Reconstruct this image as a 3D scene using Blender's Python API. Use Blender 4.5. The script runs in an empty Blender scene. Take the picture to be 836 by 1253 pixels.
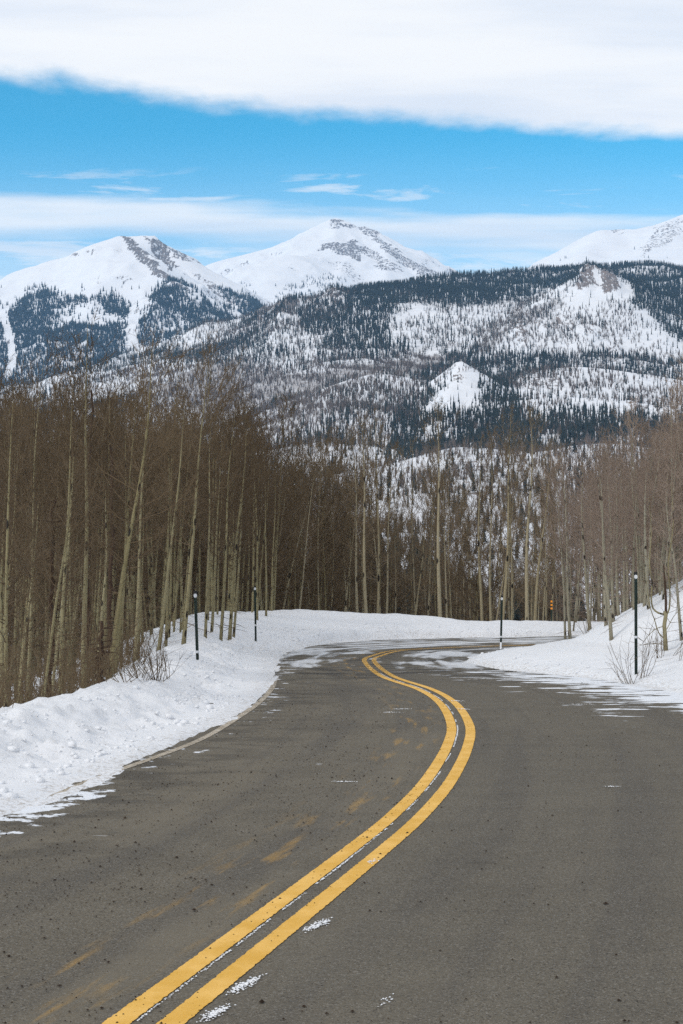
import bpy, math, random
import numpy as np
from mathutils import Vector, Quaternion

SC = bpy.context.scene
COL = SC.collection
R = math.radians

# ------------------------------------------------------------------ camera
CAM_H, FPX, PITCH = 2.1, 1740.0, math.atan(68.5 / 1740.0)
cam = bpy.data.cameras.new("camera")
cam.sensor_fit = 'VERTICAL'
cam.sensor_height = 36.0
cam.lens = FPX / 1253.0 * 36.0
cam.clip_start, cam.clip_end = 0.1, 40000
camo = bpy.data.objects.new("camera", cam)
COL.objects.link(camo)
camo.location = (0, 0, CAM_H)
camo.rotation_euler = (R(90) + PITCH, 0, 0)
SC.camera = camo

# ------------------------------------------------------------------ exposure
SC.view_settings.view_transform = 'Standard'
SC.view_settings.look = 'None'
SC.view_settings.gamma = 1
SC.view_settings.use_curve_mapping = False
SC.view_settings.exposure = 0.0
SC.render.engine = 'CYCLES'
SC.cycles.use_denoising = False
SC.cycles.denoising_prefilter = 'NONE'
SC.cycles.max_bounces = 5
SC.cycles.diffuse_bounces = 3
SC.cycles.glossy_bounces = 2
SC.cycles.transmission_bounces = 2
SC.cycles.volume_bounces = 1
SC.cycles.transparent_max_bounces = 8
SC.cycles.sample_clamp_indirect = 4

# ------------------------------------------------------------------ node helpers
def nd(nt, typ, ins=None, **props):
    n = nt.nodes.new(typ)
    for k, v in props.items():
        setattr(n, k, v)
    for k, v in (ins or {}).items():
        s = n.inputs[k]
        if hasattr(v, 'links') or isinstance(v, bpy.types.NodeSocket):
            nt.links.new(v, s)
        else:
            s.default_value = v
    return n

def mth(nt, op, a, b=None, c=None, clamp=False):
    ins = {0: a}
    if b is not None: ins[1] = b
    if c is not None: ins[2] = c
    return nd(nt, 'ShaderNodeMath', ins, operation=op, use_clamp=clamp).outputs[0]

def sstep(nt, x, lo, hi, a=0.0, b=1.0):
    return nd(nt, 'ShaderNodeMapRange', {0: x, 1: lo, 2: hi, 3: a, 4: b}, interpolation_type='SMOOTHSTEP').outputs[0]

def mix(nt, f, a, b):
    n = nt.nodes.new('ShaderNodeMix'); n.data_type = 'RGBA'
    for s, v in ((n.inputs[0], f), (n.inputs[6], a), (n.inputs[7], b)):
        if isinstance(v, bpy.types.NodeSocket): nt.links.new(v, s)
        else: s.default_value = v if not isinstance(v, tuple) or len(v) == 4 else (*v, 1)
    return n.outputs[2]

def noise(nt, vec, scale, detail=4, rough=0.55, dist=0.0):
    return nd(nt, 'ShaderNodeTexNoise', {'Vector': vec, 'Scale': scale, 'Detail': detail, 'Roughness': rough, 'Distortion': dist}).outputs[0]

def mapping(nt, vec, scale=(1, 1, 1), loc=(0, 0, 0), rot=(0, 0, 0)):
    return nd(nt, 'ShaderNodeMapping', {'Vector': vec, 'Location': loc, 'Rotation': rot, 'Scale': scale}).outputs[0]

def attr(nt, name):
    return nd(nt, 'ShaderNodeAttribute', attribute_name=name).outputs['Fac']

def newmat(name, rough=0.8, spec=0.3):
    m = bpy.data.materials.new(name); m.use_nodes = True
    nt = m.node_tree; b = nt.nodes['Principled BSDF']
    b.inputs['Roughness'].default_value = rough
    b.inputs['Specular IOR Level'].default_value = spec
    return m, nt, b

def setin(nt, b, name, v):
    if isinstance(v, bpy.types.NodeSocket): nt.links.new(v, b.inputs[name])
    else: b.inputs[name].default_value = (*v, 1) if isinstance(v, tuple) and len(v) == 3 else v

def bump(nt, b, h, strength=0.5, dist=0.02):
    n = nd(nt, 'ShaderNodeBump', {'Height': h, 'Strength': strength, 'Distance': dist})
    nt.links.new(n.outputs[0], b.inputs['Normal'])

# ------------------------------------------------------------------ sky and sun
SUN_EL, SUN_AZ = R(36), R(232)          # azimuth clockwise from the viewing direction
w = bpy.data.worlds.new("World"); SC.world = w; w.use_nodes = True
nt = w.node_tree; nt.nodes.clear()
SKY_STRENGTH = 0.1
sky = nd(nt, 'ShaderNodeTexSky', sky_type='NISHITA', sun_disc=False, sun_elevation=SUN_EL, sun_rotation=SUN_AZ,
         altitude=2800, air_density=1.0, dust_density=0.3, ozone_density=2.0)
skyc = nd(nt, 'ShaderNodeHueSaturation', {'Hue': 0.468, 'Saturation': 1.40, 'Value': 2.02, 'Color': sky.outputs[0]}).outputs[0]
bg_sky = nd(nt, 'ShaderNodeBackground', {'Color': skyc, 'Strength': SKY_STRENGTH})
tc = nd(nt, 'ShaderNodeTexCoord')
sep = nd(nt, 'ShaderNodeSeparateXYZ', {0: tc.outputs['Generated']})
dx, dy, dz = sep.outputs
zz = mth(nt, 'MAXIMUM', dz, 0.03)
cpx, cpy = mth(nt, 'DIVIDE', dx, zz), mth(nt, 'DIVIDE', dy, zz)     # a flat cloud layer seen from below
cvec = nd(nt, 'ShaderNodeCombineXYZ', {0: cpx, 1: cpy, 2: 0.0}).outputs[0]
n1 = noise(nt, mapping(nt, cvec, (1.6, 1.6, 1), (3.1, 1.2, 0)), 1.5, 5, 0.55)
n2 = noise(nt, mapping(nt, cvec, (2.6, 1.5, 1), (7.1, 0.2, 0)), 1.5, 4, 0.5)
edge = mth(nt, 'ADD', 3.11, mth(nt, 'SUBTRACT', mth(nt, 'MULTIPLY', cpx, 0.26), mth(nt, 'MULTIPLY', mth(nt, 'MULTIPLY', cpx, cpx), 0.13)))
edge = mth(nt, 'ADD', edge, mth(nt, 'MULTIPLY', mth(nt, 'SUBTRACT', n1, 0.5), 0.18))
edge = mth(nt, 'ADD', edge, mth(nt, 'MULTIPLY', mth(nt, 'SUBTRACT', n2, 0.5), 0.10))
n3 = noise(nt, mapping(nt, cvec, (3.0, 2.0, 1), (1.1, 4.2, 0)), 3.0, 6, 0.62)
edge = mth(nt, 'ADD', edge, mth(nt, 'MULTIPLY', mth(nt, 'SUBTRACT', n3, 0.5), 0.15))
deck = sstep(nt, mth(nt, 'SUBTRACT', edge, cpy), -0.07, 0.10)
# thin lenticular bands low over the peaks
az = mth(nt, 'ARCTAN2', dx, mth(nt, 'MAXIMUM', dy, 0.001))
el = mth(nt, 'DIVIDE', dz, mth(nt, 'MAXIMUM', mth(nt, 'ABSOLUTE', dy), 0.2))
bvec = nd(nt, 'ShaderNodeCombineXYZ', {0: az, 1: el, 2: 0.0}).outputs[0]
tilt = mth(nt, 'ADD', el, mth(nt, 'MULTIPLY', az, 0.045))
b1n = noise(nt, mapping(nt, bvec, (5, 46, 1), (0.3, 0.9, 0), (0, 0, R(2))), 1.0, 5, 0.55)
b2n = noise(nt, mapping(nt, bvec, (9, 70, 1), (1.3, 2.9, 0), (0, 0, R(2))), 1.0, 6, 0.6, 0.4)
tn = mth(nt, 'ADD', tilt, mth(nt, 'MULTIPLY', mth(nt, 'SUBTRACT', b1n, 0.5), 0.042))
band1 = mth(nt, 'MULTIPLY', sstep(nt, tn, 0.204, 0.243), sstep(nt, tn, 0.243, 0.266, 1, 0))
lowfill = mth(nt, 'MULTIPLY', sstep(nt, tn, 0.25, 0.215), mth(nt, 'ADD', sstep(nt, b2n, 0.38, 0.64), sstep(nt, az, -0.02, 0.1, 0, 0.5), clamp=True))
wisp = mth(nt, 'MULTIPLY', mth(nt, 'MULTIPLY', sstep(nt, el, 0.24, 0.262), sstep(nt, el, 0.285, 0.276, 1, 0)) if False else
           mth(nt, 'MULTIPLY', sstep(nt, el, 0.248, 0.262), sstep(nt, el, 0.272, 0.29, 1, 0)), sstep(nt, b2n, 0.50, 0.68))
haz = sstep(nt, el, 0.32, 0.12, 0.0, 0.78)
thin = mth(nt, 'MAXIMUM', mth(nt, 'MULTIPLY', band1, 0.86), mth(nt, 'MULTIPLY', lowfill, 0.78))
thin = mth(nt, 'MAXIMUM', thin, mth(nt, 'MULTIPLY', wisp, 0.6))
thin = mth(nt, 'MAXIMUM', thin, haz)
cmask = mth(nt, 'MAXIMUM', deck, thin)
ctex = sstep(nt, noise(nt, mapping(nt, cvec, (0.7, 2.0, 1), (2.2, 0.4, 0), (0, 0, R(-8))), 1.3, 5, 0.55), 0.30, 0.62)
ccol = mix(nt, ctex, (0.80, 0.835, 0.89), (1.0, 0.985, 0.965))
CLOUD = 1.06
cdark = sstep(nt, dz, 0.42, 0.85, 1.0, 0.76)          # the deck is dimmed overhead, out of view, to lessen light on the ground
bg_c = nd(nt, 'ShaderNodeBackground', {'Color': ccol, 'Strength': mth(nt, 'MULTIPLY', cdark, CLOUD)})
ms = nd(nt, 'ShaderNodeMixShader', {0: cmask, 1: bg_sky.outputs[0], 2: bg_c.outputs[0]})
out = nd(nt, 'ShaderNodeOutputWorld', {0: ms.outputs[0]})

sl = bpy.data.lights.new("sun", 'SUN'); sl.energy = 1.65; sl.angle = R(12); sl.color = (1.0, 0.95, 0.88)
so = bpy.data.objects.new("sun", sl); COL.objects.link(so)
sd = Vector((math.sin(SUN_AZ) * math.cos(SUN_EL), math.cos(SUN_AZ) * math.cos(SUN_EL), math.sin(SUN_EL)))
so.rotation_euler = (-sd).to_track_quat('-Z', 'Y').to_euler()
so.location = (0, 0, 60)

# ------------------------------------------------------------------ object helpers
def tag(o, label=None, cat=None, group=None, kind=None):
    for k, v in (('label', label), ('category', cat), ('group', group), ('kind', kind)):
        if v: o[k] = v
    return o

def make_mesh(name, V, F, mats=(), smooth=False, attrs=None, midx=None):
    V = np.asarray(V, np.float32); F = np.asarray(F, np.int32)
    me = bpy.data.meshes.new(name)
    k = F.shape[1]
    me.vertices.add(len(V)); me.vertices.foreach_set('co', V.ravel())
    me.loops.add(F.size); me.loops.foreach_set('vertex_index', F.ravel())
    me.polygons.add(len(F))
    me.polygons.foreach_set('loop_start', np.arange(0, F.size, k, dtype=np.int32))
    me.polygons.foreach_set('loop_total', np.full(len(F), k, np.int32))
    for m in mats: me.materials.append(m)
    if midx is not None: me.polygons.foreach_set('material_index', np.asarray(midx, np.int32))
    me.polygons.foreach_set('use_smooth', np.full(len(F), bool(smooth)))
    for an, av in (attrs or {}).items():
        a = me.attributes.new(an, 'FLOAT', 'POINT'); a.data.foreach_set('value', np.asarray(av, np.float32).ravel())
    me.update(calc_edges=True); me.validate()
    return me

def obj(name, me, parent=None):
    o = bpy.data.objects.new(name, me); COL.objects.link(o)
    if parent: o.parent = parent
    return o

def empty(name, loc, parent=None):
    o = bpy.data.objects.new(name, None); COL.objects.link(o); o.location = loc
    o.empty_display_size = 0.2
    if parent: o.parent = parent
    return o

# ------------------------------------------------------------------ noise on arrays
_rt = np.random.RandomState(5).rand(256, 256).astype(np.float64)
def vnoise(x, y):
    xi = np.floor(x).astype(int); yi = np.floor(y).astype(int)
    fx = x - xi; fy = y - yi
    fx = fx * fx * (3 - 2 * fx); fy = fy * fy * (3 - 2 * fy)
    a = _rt[xi & 255, yi & 255]; b = _rt[(xi + 1) & 255, yi & 255]
    c = _rt[xi & 255, (yi + 1) & 255]; d = _rt[(xi + 1) & 255, (yi + 1) & 255]
    return (a * (1 - fx) + b * fx) * (1 - fy) + (c * (1 - fx) + d * fx) * fy
def fbm(x, y, scale, octv=4, seed=0, ridged=False, gain=0.5):
    x = np.asarray(x, float); y = np.asarray(y, float)
    t = 0; amp = 1.0; tot = 0; f = 1.0 / scale
    for i in range(octv):
        ox, oy = seed * 17.31 + i * 37.7, seed * 9.77 + i * 11.3
        ca, sa = math.cos(0.6 * i), math.sin(0.6 * i)
        n = vnoise((x * ca - y * sa) * f + ox, (x * sa + y * ca) * f + oy)
        if ridged: n = 1 - abs(2 * n - 1)
        t = t + n * amp; tot += amp; amp *= gain; f *= 2.03
    return t / tot
def smooth01(t):
    t = np.clip(t, 0, 1); return t * t * (3 - 2 * t)

# ------------------------------------------------------------------ sight lines of the reference view
CP, SP = math.cos(PITCH), math.sin(PITCH)
def P3(px, py, D):
    xr, yr = (px - 418) / FPX, (626.5 - py) / FPX
    f = CP - yr * SP
    return (xr / f * D, D, CAM_H + (SP + yr * CP) / f * D)
def proj(X, Y, Z):
    Zc = Z - CAM_H
    dep = Y * CP + Zc * SP; up = -Y * SP + Zc * CP
    return 418 + FPX * X / dep, 626.5 - FPX * up / dep

def base_z(X, Y):           # the road dips gently beyond 20 m
    t = np.asarray(Y, float) - 20
    return -0.015 * (np.where(t > 12, t, np.log1p(np.exp(np.clip(t, -30, 12) / 1.5)) * 1.5))
def gp(px, py):             # point of the road plane on a sight line
    D = 20.0
    xr, yr = (px - 418) / FPX, (626.5 - py) / FPX
    f = CP - yr * SP; s = (SP + yr * CP) / f
    for i in range(60):
        D = D + 0.7 * ((float(base_z(0, D)) - CAM_H) / s - D)
    return (xr / f * D, D)

def catmull(pts, step):
    p = [np.array(q, float) for q in pts]
    p = [2 * p[0] - p[1]] + p + [2 * p[-1] - p[-2]]
    out = []
    for i in range(1, len(p) - 2):
        n = max(2, int(np.linalg.norm(p[i + 1] - p[i]) / step))
        for k in range(n):
            t = k / n
            out.append(0.5 * (2 * p[i] + (p[i + 1] - p[i - 1]) * t + (2 * p[i - 1] - 5 * p[i] + 4 * p[i + 1] - p[i + 2]) * t * t
                              + (3 * p[i] - p[i - 1] - 3 * p[i + 1] + p[i + 2]) * t ** 3))
    out.append(p[-2])
    return np.array(out)

# road outline (x right, y ahead, metres)
CENTRE = [(-9.5, -20), (-5.6, -10), (-2.75, 0)] + [gp(*q) for q in ((176, 1253), (449, 1040), (505, 991.6), (539, 952), (560, 912.6), (563, 886), (547, 860), (520, 843.5),
          (473, 827), (452, 809), (461, 802.5), (488, 796), (538, 793.2), (604, 790.6))] + [(8.3, 47.4), (13, 51.3), (21, 58.5), (34, 69), (50, 80)]
LEFT = [(-13, -20), (-9.2, -10), (-6.1, 0), (-4.3, 6.5)] + [gp(*q) for q in ((0, 1000), (60, 977), (150, 937), (220, 908), (291, 874), (322, 850), (334, 832),
        (338, 815), (349, 799), (385, 790), (450, 783.5), (530, 781), (630, 779.5))] + [(10, 56.3), (18, 63), (30, 73), (46, 85)]
RIGHT = [(-5, -20), (-1.2, -10), (1.6, 0), (3.6, 6), (5.2, 11.5), (6.2, 17), (6.35, 21)] + [gp(*q) for q in ((838, 849), (780, 838), (720, 829.5), (660, 823.5), (612, 819), (584, 813.5),
        (573, 808.5), (583, 803.5))] + [(4.6, 40.6), (6.2, 42.4), (10, 46.5), (18, 53), (32, 63), (50, 75)]
CENTRE, LEFT, RIGHT = catmull(CENTRE, 0.15), catmull(LEFT, 0.5), catmull(RIGHT, 0.5)

def nearest(X, Y, line):
    """distance, foot point, arclength and side (+ left) of the nearest point of a polyline"""
    A = line[:-1]; E = line[1:] - A; L2 = (E ** 2).sum(1); Ls = np.sqrt(L2); acc = np.concatenate([[0], np.cumsum(Ls)[:-1]])
    sh = X.shape; X = X.ravel(); Y = Y.ravel(); res = np.zeros((5, len(X)))
    for c in range(0, len(X), 6000):
        x, y = X[c:c + 6000, None] - A[None, :, 0], Y[c:c + 6000, None] - A[None, :, 1]
        t = np.clip((x * E[:, 0] + y * E[:, 1]) / L2, 0, 1)
        d2 = (x - t * E[:, 0]) ** 2 + (y - t * E[:, 1]) ** 2
        k = d2.argmin(1); i = np.arange(len(k)); tk = t[i, k]
        res[0, c:c + 6000] = np.sqrt(d2[i, k]); res[1, c:c + 6000] = A[k, 0] + tk * E[k, 0]; res[2, c:c + 6000] = A[k, 1] + tk * E[k, 1]
        res[3, c:c + 6000] = acc[k] + tk * Ls[k]; res[4, c:c + 6000] = np.sign(E[k, 0] * y[i, k] - E[k, 1] * x[i, k])
    return [q.reshape(sh) for q in res]
def inside(X, Y, poly):
    P = np.asarray(poly, float); Q = np.roll(P, 1, 0); dy_ = Q[:, 1] - P[:, 1]; ok = dy_ != 0
    P, Q, dy_ = P[ok], Q[ok], dy_[ok]; sl_ = (Q[:, 0] - P[:, 0]) / dy_
    sh = X.shape; X = X.ravel(); Y = Y.ravel(); r = np.zeros(len(X), bool)
    for c in range(0, len(X), 8000):
        x, y = X[c:c + 8000, None], Y[c:c + 8000, None]
        r[c:c + 8000] = ((((P[:, 1] > y) != (Q[:, 1] > y)) & (x < sl_ * (y - P[:, 1]) + P[:, 0])).sum(1) % 2) == 1
    return r.reshape(sh)
ROADPOLY = np.vstack([LEFT, RIGHT[::-1]])

# bank crest: keyed by the nearest road-edge point (its y, then its x beyond the bend)
KEY = [-20, 5, 12, 18, 24, 30, 36, 41, 45, 50, 53, 57, 70, 100]
WID = [2.0, 2.0, 2.0, 1.9, 2.0, 2.1, 2.2, 2.6, 3.6, 4.6, 4.6, 4.4, 4.0, 4.0]
HGT = [.40, .40, .38, .40, .42, .44, .48, .75, 1.02, 1.03, .80, .52, .34, .34]

def near_height(X, Y, detail=True):
    X = np.asarray(X, float); Y = np.asarray(Y, float)
    dl, lx, ly, sl_, _ = nearest(X, Y, LEFT)
    dr, rx, ry, sr_, _ = nearest(X, Y, RIGHT)
    ins = inside(X, Y, ROADPOLY)
    b = base_z(X, Y)
    key = np.where(ly < 49, ly, 49 + (lx - 0.4) * 1.15)
    w_, h_ = np.interp(key, KEY, WID), np.interp(key, KEY, HGT)
    far = smooth01((key - 42) / 6)
    if detail:
        rag = (fbm(X, Y, 1.3, 4, 1) - 0.5) * 0.55
        h_ = h_ * (0.93 + 0.16 * fbm(X, Y, 2.2, 3, 2))
    else:
        rag = 0
    d = dl + rag * 0.6
    t = d / w_
    prof = 0.10 * smooth01(d / 0.25) * (1 - far) + (1 - 0.10) * smooth01((t - 0.28 * (1 - far)) / (1 - 0.28 * (1 - far))) ** (1.0)
    prof = prof * (1 - far) + far * (0.38 * smooth01(d / 0.55) + 0.62 * smooth01(t) ** 1.2)
    up = h_ * prof
    e = np.maximum(dl - w_ * 1.02, 0)
    drop = (0.62 - 0.2 * far) * (np.sqrt(e * e + 0.5) - 0.707)
    drop = np.minimum(drop, 6.5 + 0.13 * np.maximum(e - 14, 0))
    left = b * (1 - smooth01(e / 10)) + up - drop
    # right side: a snow slope climbing away from the road
    d2 = dr + rag * 0.5
    hill = 0.07 * smooth01(d2 / 0.3) + 0.175 * np.maximum(d2, 0) + 0.36 * np.maximum(d2 - 2.6, 0)
    hill = np.minimum(hill, 9 + 0.05 * d2)
    right = b + hill
    onleft = dl < dr
    z = np.where(onleft, left, right)
    dout = np.where(onleft, d, d2)
    und = np.minimum(dl, dr)
    if detail:
        # plough-thrown clods on the near bank, wind-smoothed elsewhere
        lump = np.where(onleft, smooth01((d - 0.45) / 0.4) * smooth01((2.9 - dl) / 1.2) * (1 - far), 0.25 * smooth01((d2 - .2) / .4) * smooth01((2.2 - d2) / 1.5))
        z = z + lump * ((fbm(X, Y, 0.42, 4, 3) - 0.5) * 0.19 + np.maximum(fbm(X, Y, 0.15, 3, 4) - 0.53, 0) * 0.34 + (fbm(X, Y, 0.2, 2, 14) > 0.66) * 0.025)
        z = z + smooth01(und / 1.0) * (fbm(X, Y, 4.5, 4, 6) - 0.5) * 0.16
        z = z + far * onleft * smooth01(d / .3) * ((fbm(X, Y * 1.0, 0.8, 3, 8) - 0.5) * 0.10)
    z = np.where(ins, b - 0.05 * smooth01((und + rag * 0.9 - 0.02) / 0.35) - np.where(und + rag * 0.9 < 0.02, -0.012, 0), z)
    bx = np.maximum(np.maximum(X - 95, -X - 95) / 50, np.maximum((Y - 250) / 60, (-Y - 22) / 10))
    z = z + (-32 - z) * smooth01(bx)
    return z, np.where(ins, -und, und), onleft

def ground(x, y):
    return float(near_height(np.array([float(x)]), np.array([float(y)]), False)[0][0])

def grid_faces(nx, ny):
    i = np.arange(nx - 1); j = np.arange(ny - 1)
    I, J = np.meshgrid(i, j, indexing='ij')
    a = (I * ny + J).ravel()
    return np.stack([a, a + ny, a + ny + 1, a + 1], 1)

# ------------------------------------------------------------------ materials of the setting
def snow_material():
    m, nt, b = newmat('snow', 0.62, 0.25)
    tc = nd(nt, 'ShaderNodeTexCoord').outputs['Object']
    e = attr(nt, 'edge')
    big = noise(nt, tc, 0.35, 4)
    med = noise(nt, tc, 5.0, 5, 0.6)
    fine = noise(nt, tc, 38.0, 4, 0.6)
    col = mix(nt, big, (0.73, 0.755, 0.80), (0.80, 0.81, 0.835))
    # road sand thrown on to the fringe
    sandn = noise(nt, tc, 16.0, 6, 0.7)
    zone = sstep(nt, mth(nt, 'ADD', e, mth(nt, 'MULTIPLY', mth(nt, 'SUBTRACT', noise(nt, tc, 1.7, 4), 0.5), 0.9)), 0.0, 0.55, 1, 0)
    sand = mth(nt, 'MULTIPLY', zone, sstep(nt, sandn, 0.47, 0.62))
    col = mix(nt, mth(nt, 'MULTIPLY', sand, 0.62), col, (0.33, 0.28, 0.225))
    far = mth(nt, 'MULTIPLY', sstep(nt, e, 2.6, 0.4), sstep(nt, noise(nt, tc, 26.0, 2, 0.5), 0.68, 0.73))
    col = mix(nt, mth(nt, 'MULTIPLY', far, 0.55), col, (0.25, 0.20, 0.16))
    setin(nt, b, 'Base Color', col)
    h = mth(nt, 'ADD', mth(nt, 'MULTIPLY', med, 1.0), mth(nt, 'MULTIPLY', fine, 0.35))
    bump(nt, b, h, 0.55, 0.05)
    return m
M_SNOW = snow_material()

def road_material():
    m, nt, b = newmat('asphalt', 0.9, 0.12)
    tc = nd(nt, 'ShaderNodeTexCoord').outputs['Object']
    lat, dl, dr, s = attr(nt, 'lat'), attr(nt, 'dl'), attr(nt, 'dr'), attr(nt, 'along')
    ls = nd(nt, 'ShaderNodeCombineXYZ', {0: lat, 1: s, 2: 0.0}).outputs[0]
    sepn = nd(nt, 'ShaderNodeSeparateXYZ', {0: tc})
    ypos = sepn.outputs[1]
    big = noise(nt, tc, 0.22, 4); med = noise(nt, tc, 1.6, 5, 0.6)
    agg = noise(nt, tc, 95.0, 3, 0.75); agg2 = noise(nt, tc, 34.0, 4, 0.8)
    vor = nd(nt, 'ShaderNodeTexVoronoi', {'Vector': tc, 'Scale': 120.0}).outputs['Color']
    vs = nd(nt, 'ShaderNodeSeparateColor', {0: vor}).outputs[0]
    col = mix(nt, sstep(nt, big, 0.3, 0.7), (0.112, 0.098, 0.075), (0.146, 0.128, 0.097))
    col = mix(nt, mth(nt, 'MULTIPLY', sstep(nt, med, 0.42, 0.7), 0.45), col, (0.165, 0.145, 0.113))
    # the right lane is a touch greyer and darker
    col = mix(nt, sstep(nt, lat, 0.2, -0.6, 0, 0.45), col, (0.108, 0.098, 0.080))
    wheel = mth(nt, 'MULTIPLY', noise(nt, mapping(nt, ls, (2.2, 0.10, 1)), 1.0, 3), 1.0)
    col = mix(nt, sstep(nt, wheel, 0.46, 0.62, 0, 0.6), col, (0.088, 0.080, 0.069))
    col = mix(nt, mth(nt, 'MULTIPLY', sstep(nt, agg, 0.35, 0.75), 0.38), col, (0.215, 0.192, 0.158))
    col = mix(nt, mth(nt, 'MULTIPLY', sstep(nt, agg2, 0.52, 0.64), 0.55), col, (0.05, 0.046, 0.042))
    col = mix(nt, mth(nt, 'MULTIPLY', sstep(nt, vs, 0.84, 0.93), 0.42), col, (0.30, 0.28, 0.25))
    col = mix(nt, mth(nt, 'MULTIPLY', sstep(nt, vs, 0.10, 0.04), 0.6), col, (0.025, 0.022, 0.02))
    tan_n = noise(nt, mapping(nt, ls, (1.1, 0.16, 1), (5, 1, 0)), 1.0, 5, 0.6)
    col = mix(nt, mth(nt, 'MULTIPLY', sstep(nt, tan_n, 0.50, 0.66, 0, 0.55), sstep(nt, lat, 0.0, 0.5, 0.25, 1.0)), col, (0.180, 0.157, 0.120))
    blot = noise(nt, mapping(nt, tc, (0.9, 1.3, 1), (2, 7, 0)), 1.0, 6, 0.7)
    col = mix(nt, sstep(nt, blot, 0.63, 0.73, 0, 0.6), col, (0.052, 0.047, 0.039))
    # damp streaks lying across the road
    damp_n = noise(nt, mapping(nt, tc, (0.9, 1.9, 1), (4, 1, 0), (0, 0, R(-20))), 1.0, 5, 0.62)
    damp_z = mth(nt, 'MAXIMUM', mth(nt, 'MULTIPLY', sstep(nt, dl, 2.2, 0.2), 0.6), mth(nt, 'MAXIMUM', sstep(nt, ypos, 26, 31), 0.12))
    damp = mth(nt, 'MULTIPLY', damp_z, sstep(nt, damp_n, 0.47, 0.60))
    col = mix(nt, mth(nt, 'MULTIPLY', damp, 0.78), col, (0.038, 0.034, 0.03))
    # ghosts of smeared yellow paint left of the centre line
    gn = noise(nt, mapping(nt, ls, (6.0, 0.75, 1), (0.7, 2.3, 0), (0, 0, R(5))), 1.0, 4, 0.6)
    gz = mth(nt, 'MULTIPLY', sstep(nt, lat, 0.22, 0.34), sstep(nt, lat, 1.15, 0.6))
    ghost = mth(nt, 'MULTIPLY', mth(nt, 'MULTIPLY', gz, sstep(nt, gn, 0.53, 0.70)), sstep(nt, agg, 0.25, 0.65))
    col = mix(nt, mth(nt, 'MULTIPLY', ghost, 0.65), col, (0.46, 0.27, 0.065))
    # thin wind-blown snow: along the right shoulder, the left fringe and all over the shaded bend
    sn = noise(nt, mapping(nt, tc, (1.2, 2.8, 1), (1, 5, 0), (0, 0, R(4))), 1.0, 5, 0.6)
    sn2 = noise(nt, mapping(nt, ls, (1.5, 0.28, 1), (1, 9, 0)), 1.0, 5, 0.62, 0.3)
    sn3 = noise(nt, mapping(nt, tc, (0.8, 0.45, 1), (8.3, 2, 0)), 1.0, 4, 0.6)
    z_r = mth(nt, 'MULTIPLY', sstep(nt, dr, 3.2, 0.1), mth(nt, 'MULTIPLY', sstep(nt, ypos, 34, 28), sstep(nt, ypos, 17.5, 22)))
    z_l = mth(nt, 'MULTIPLY', sstep(nt, dl, 1.0, 0.0), sstep(nt, ypos, 15.5, 12.0, 0.42, 1.0))
    z_b = mth(nt, 'MULTIPLY', sstep(nt, ypos, 29.5, 36), sstep(nt, mth(nt, 'ABSOLUTE', lat), 0.25, 1.2, 0.35, 1.0))
    s_r = mth(nt, 'MULTIPLY', sstep(nt, mth(nt, 'ADD', sn, mth(nt, 'MULTIPLY', z_r, 0.25)), 0.64, 0.69), sstep(nt, z_r, 0.0, 0.1))
    snl = noise(nt, mapping(nt, tc, (2.2, 3.0, 1), (3, 5, 0), (0, 0, R(-30))), 1.0, 6, 0.66)
    s_l = mth(nt, 'MULTIPLY', sstep(nt, mth(nt, 'ADD', snl, mth(nt, 'MULTIPLY', z_l, 0.20)), 0.665, 0.70), sstep(nt, z_l, 0.0, 0.1))
    mixb = mth(nt, 'ADD', mth(nt, 'MULTIPLY', sn2, 0.62), mth(nt, 'MULTIPLY', sn3, 0.38))
    s_b = mth(nt, 'MULTIPLY', sstep(nt, mth(nt, 'ADD', mixb, mth(nt, 'MULTIPLY', z_b, 0.16)), 0.60, 0.72), sstep(nt, z_b, 0.0, 0.1))
    specks = mth(nt, 'MULTIPLY', sstep(nt, noise(nt, mapping(nt, tc, (1.3, 5, 1), (9, 9, 0)), 1.0, 4, 0.6), 0.73, 0.755), sstep(nt, ypos, 9, 14))
    snow = mth(nt, 'MAXIMUM', mth(nt, 'MAXIMUM', s_r, mth(nt, 'MULTIPLY', s_b, 0.75)), mth(nt, 'MAXIMUM', s_l, specks))
    snow = mth(nt, 'MULTIPLY', snow, sstep(nt, agg, 0.1, 0.45))
    col = mix(nt, snow, col, (0.76, 0.79, 0.84))
    setin(nt, b, 'Base Color', col)
    setin(nt, b, 'Roughness', mth(nt, 'SUBTRACT', 0.88, mth(nt, 'MULTIPLY', damp, 0.12)))
    bump(nt, b, mth(nt, 'ADD', mth(nt, 'ADD', agg, mth(nt, 'MULTIPLY', vs, 0.4)), mth(nt, 'MULTIPLY', snow, 1.2)), 0.5, 0.006)
    return m
M_ROAD = road_material()

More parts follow.
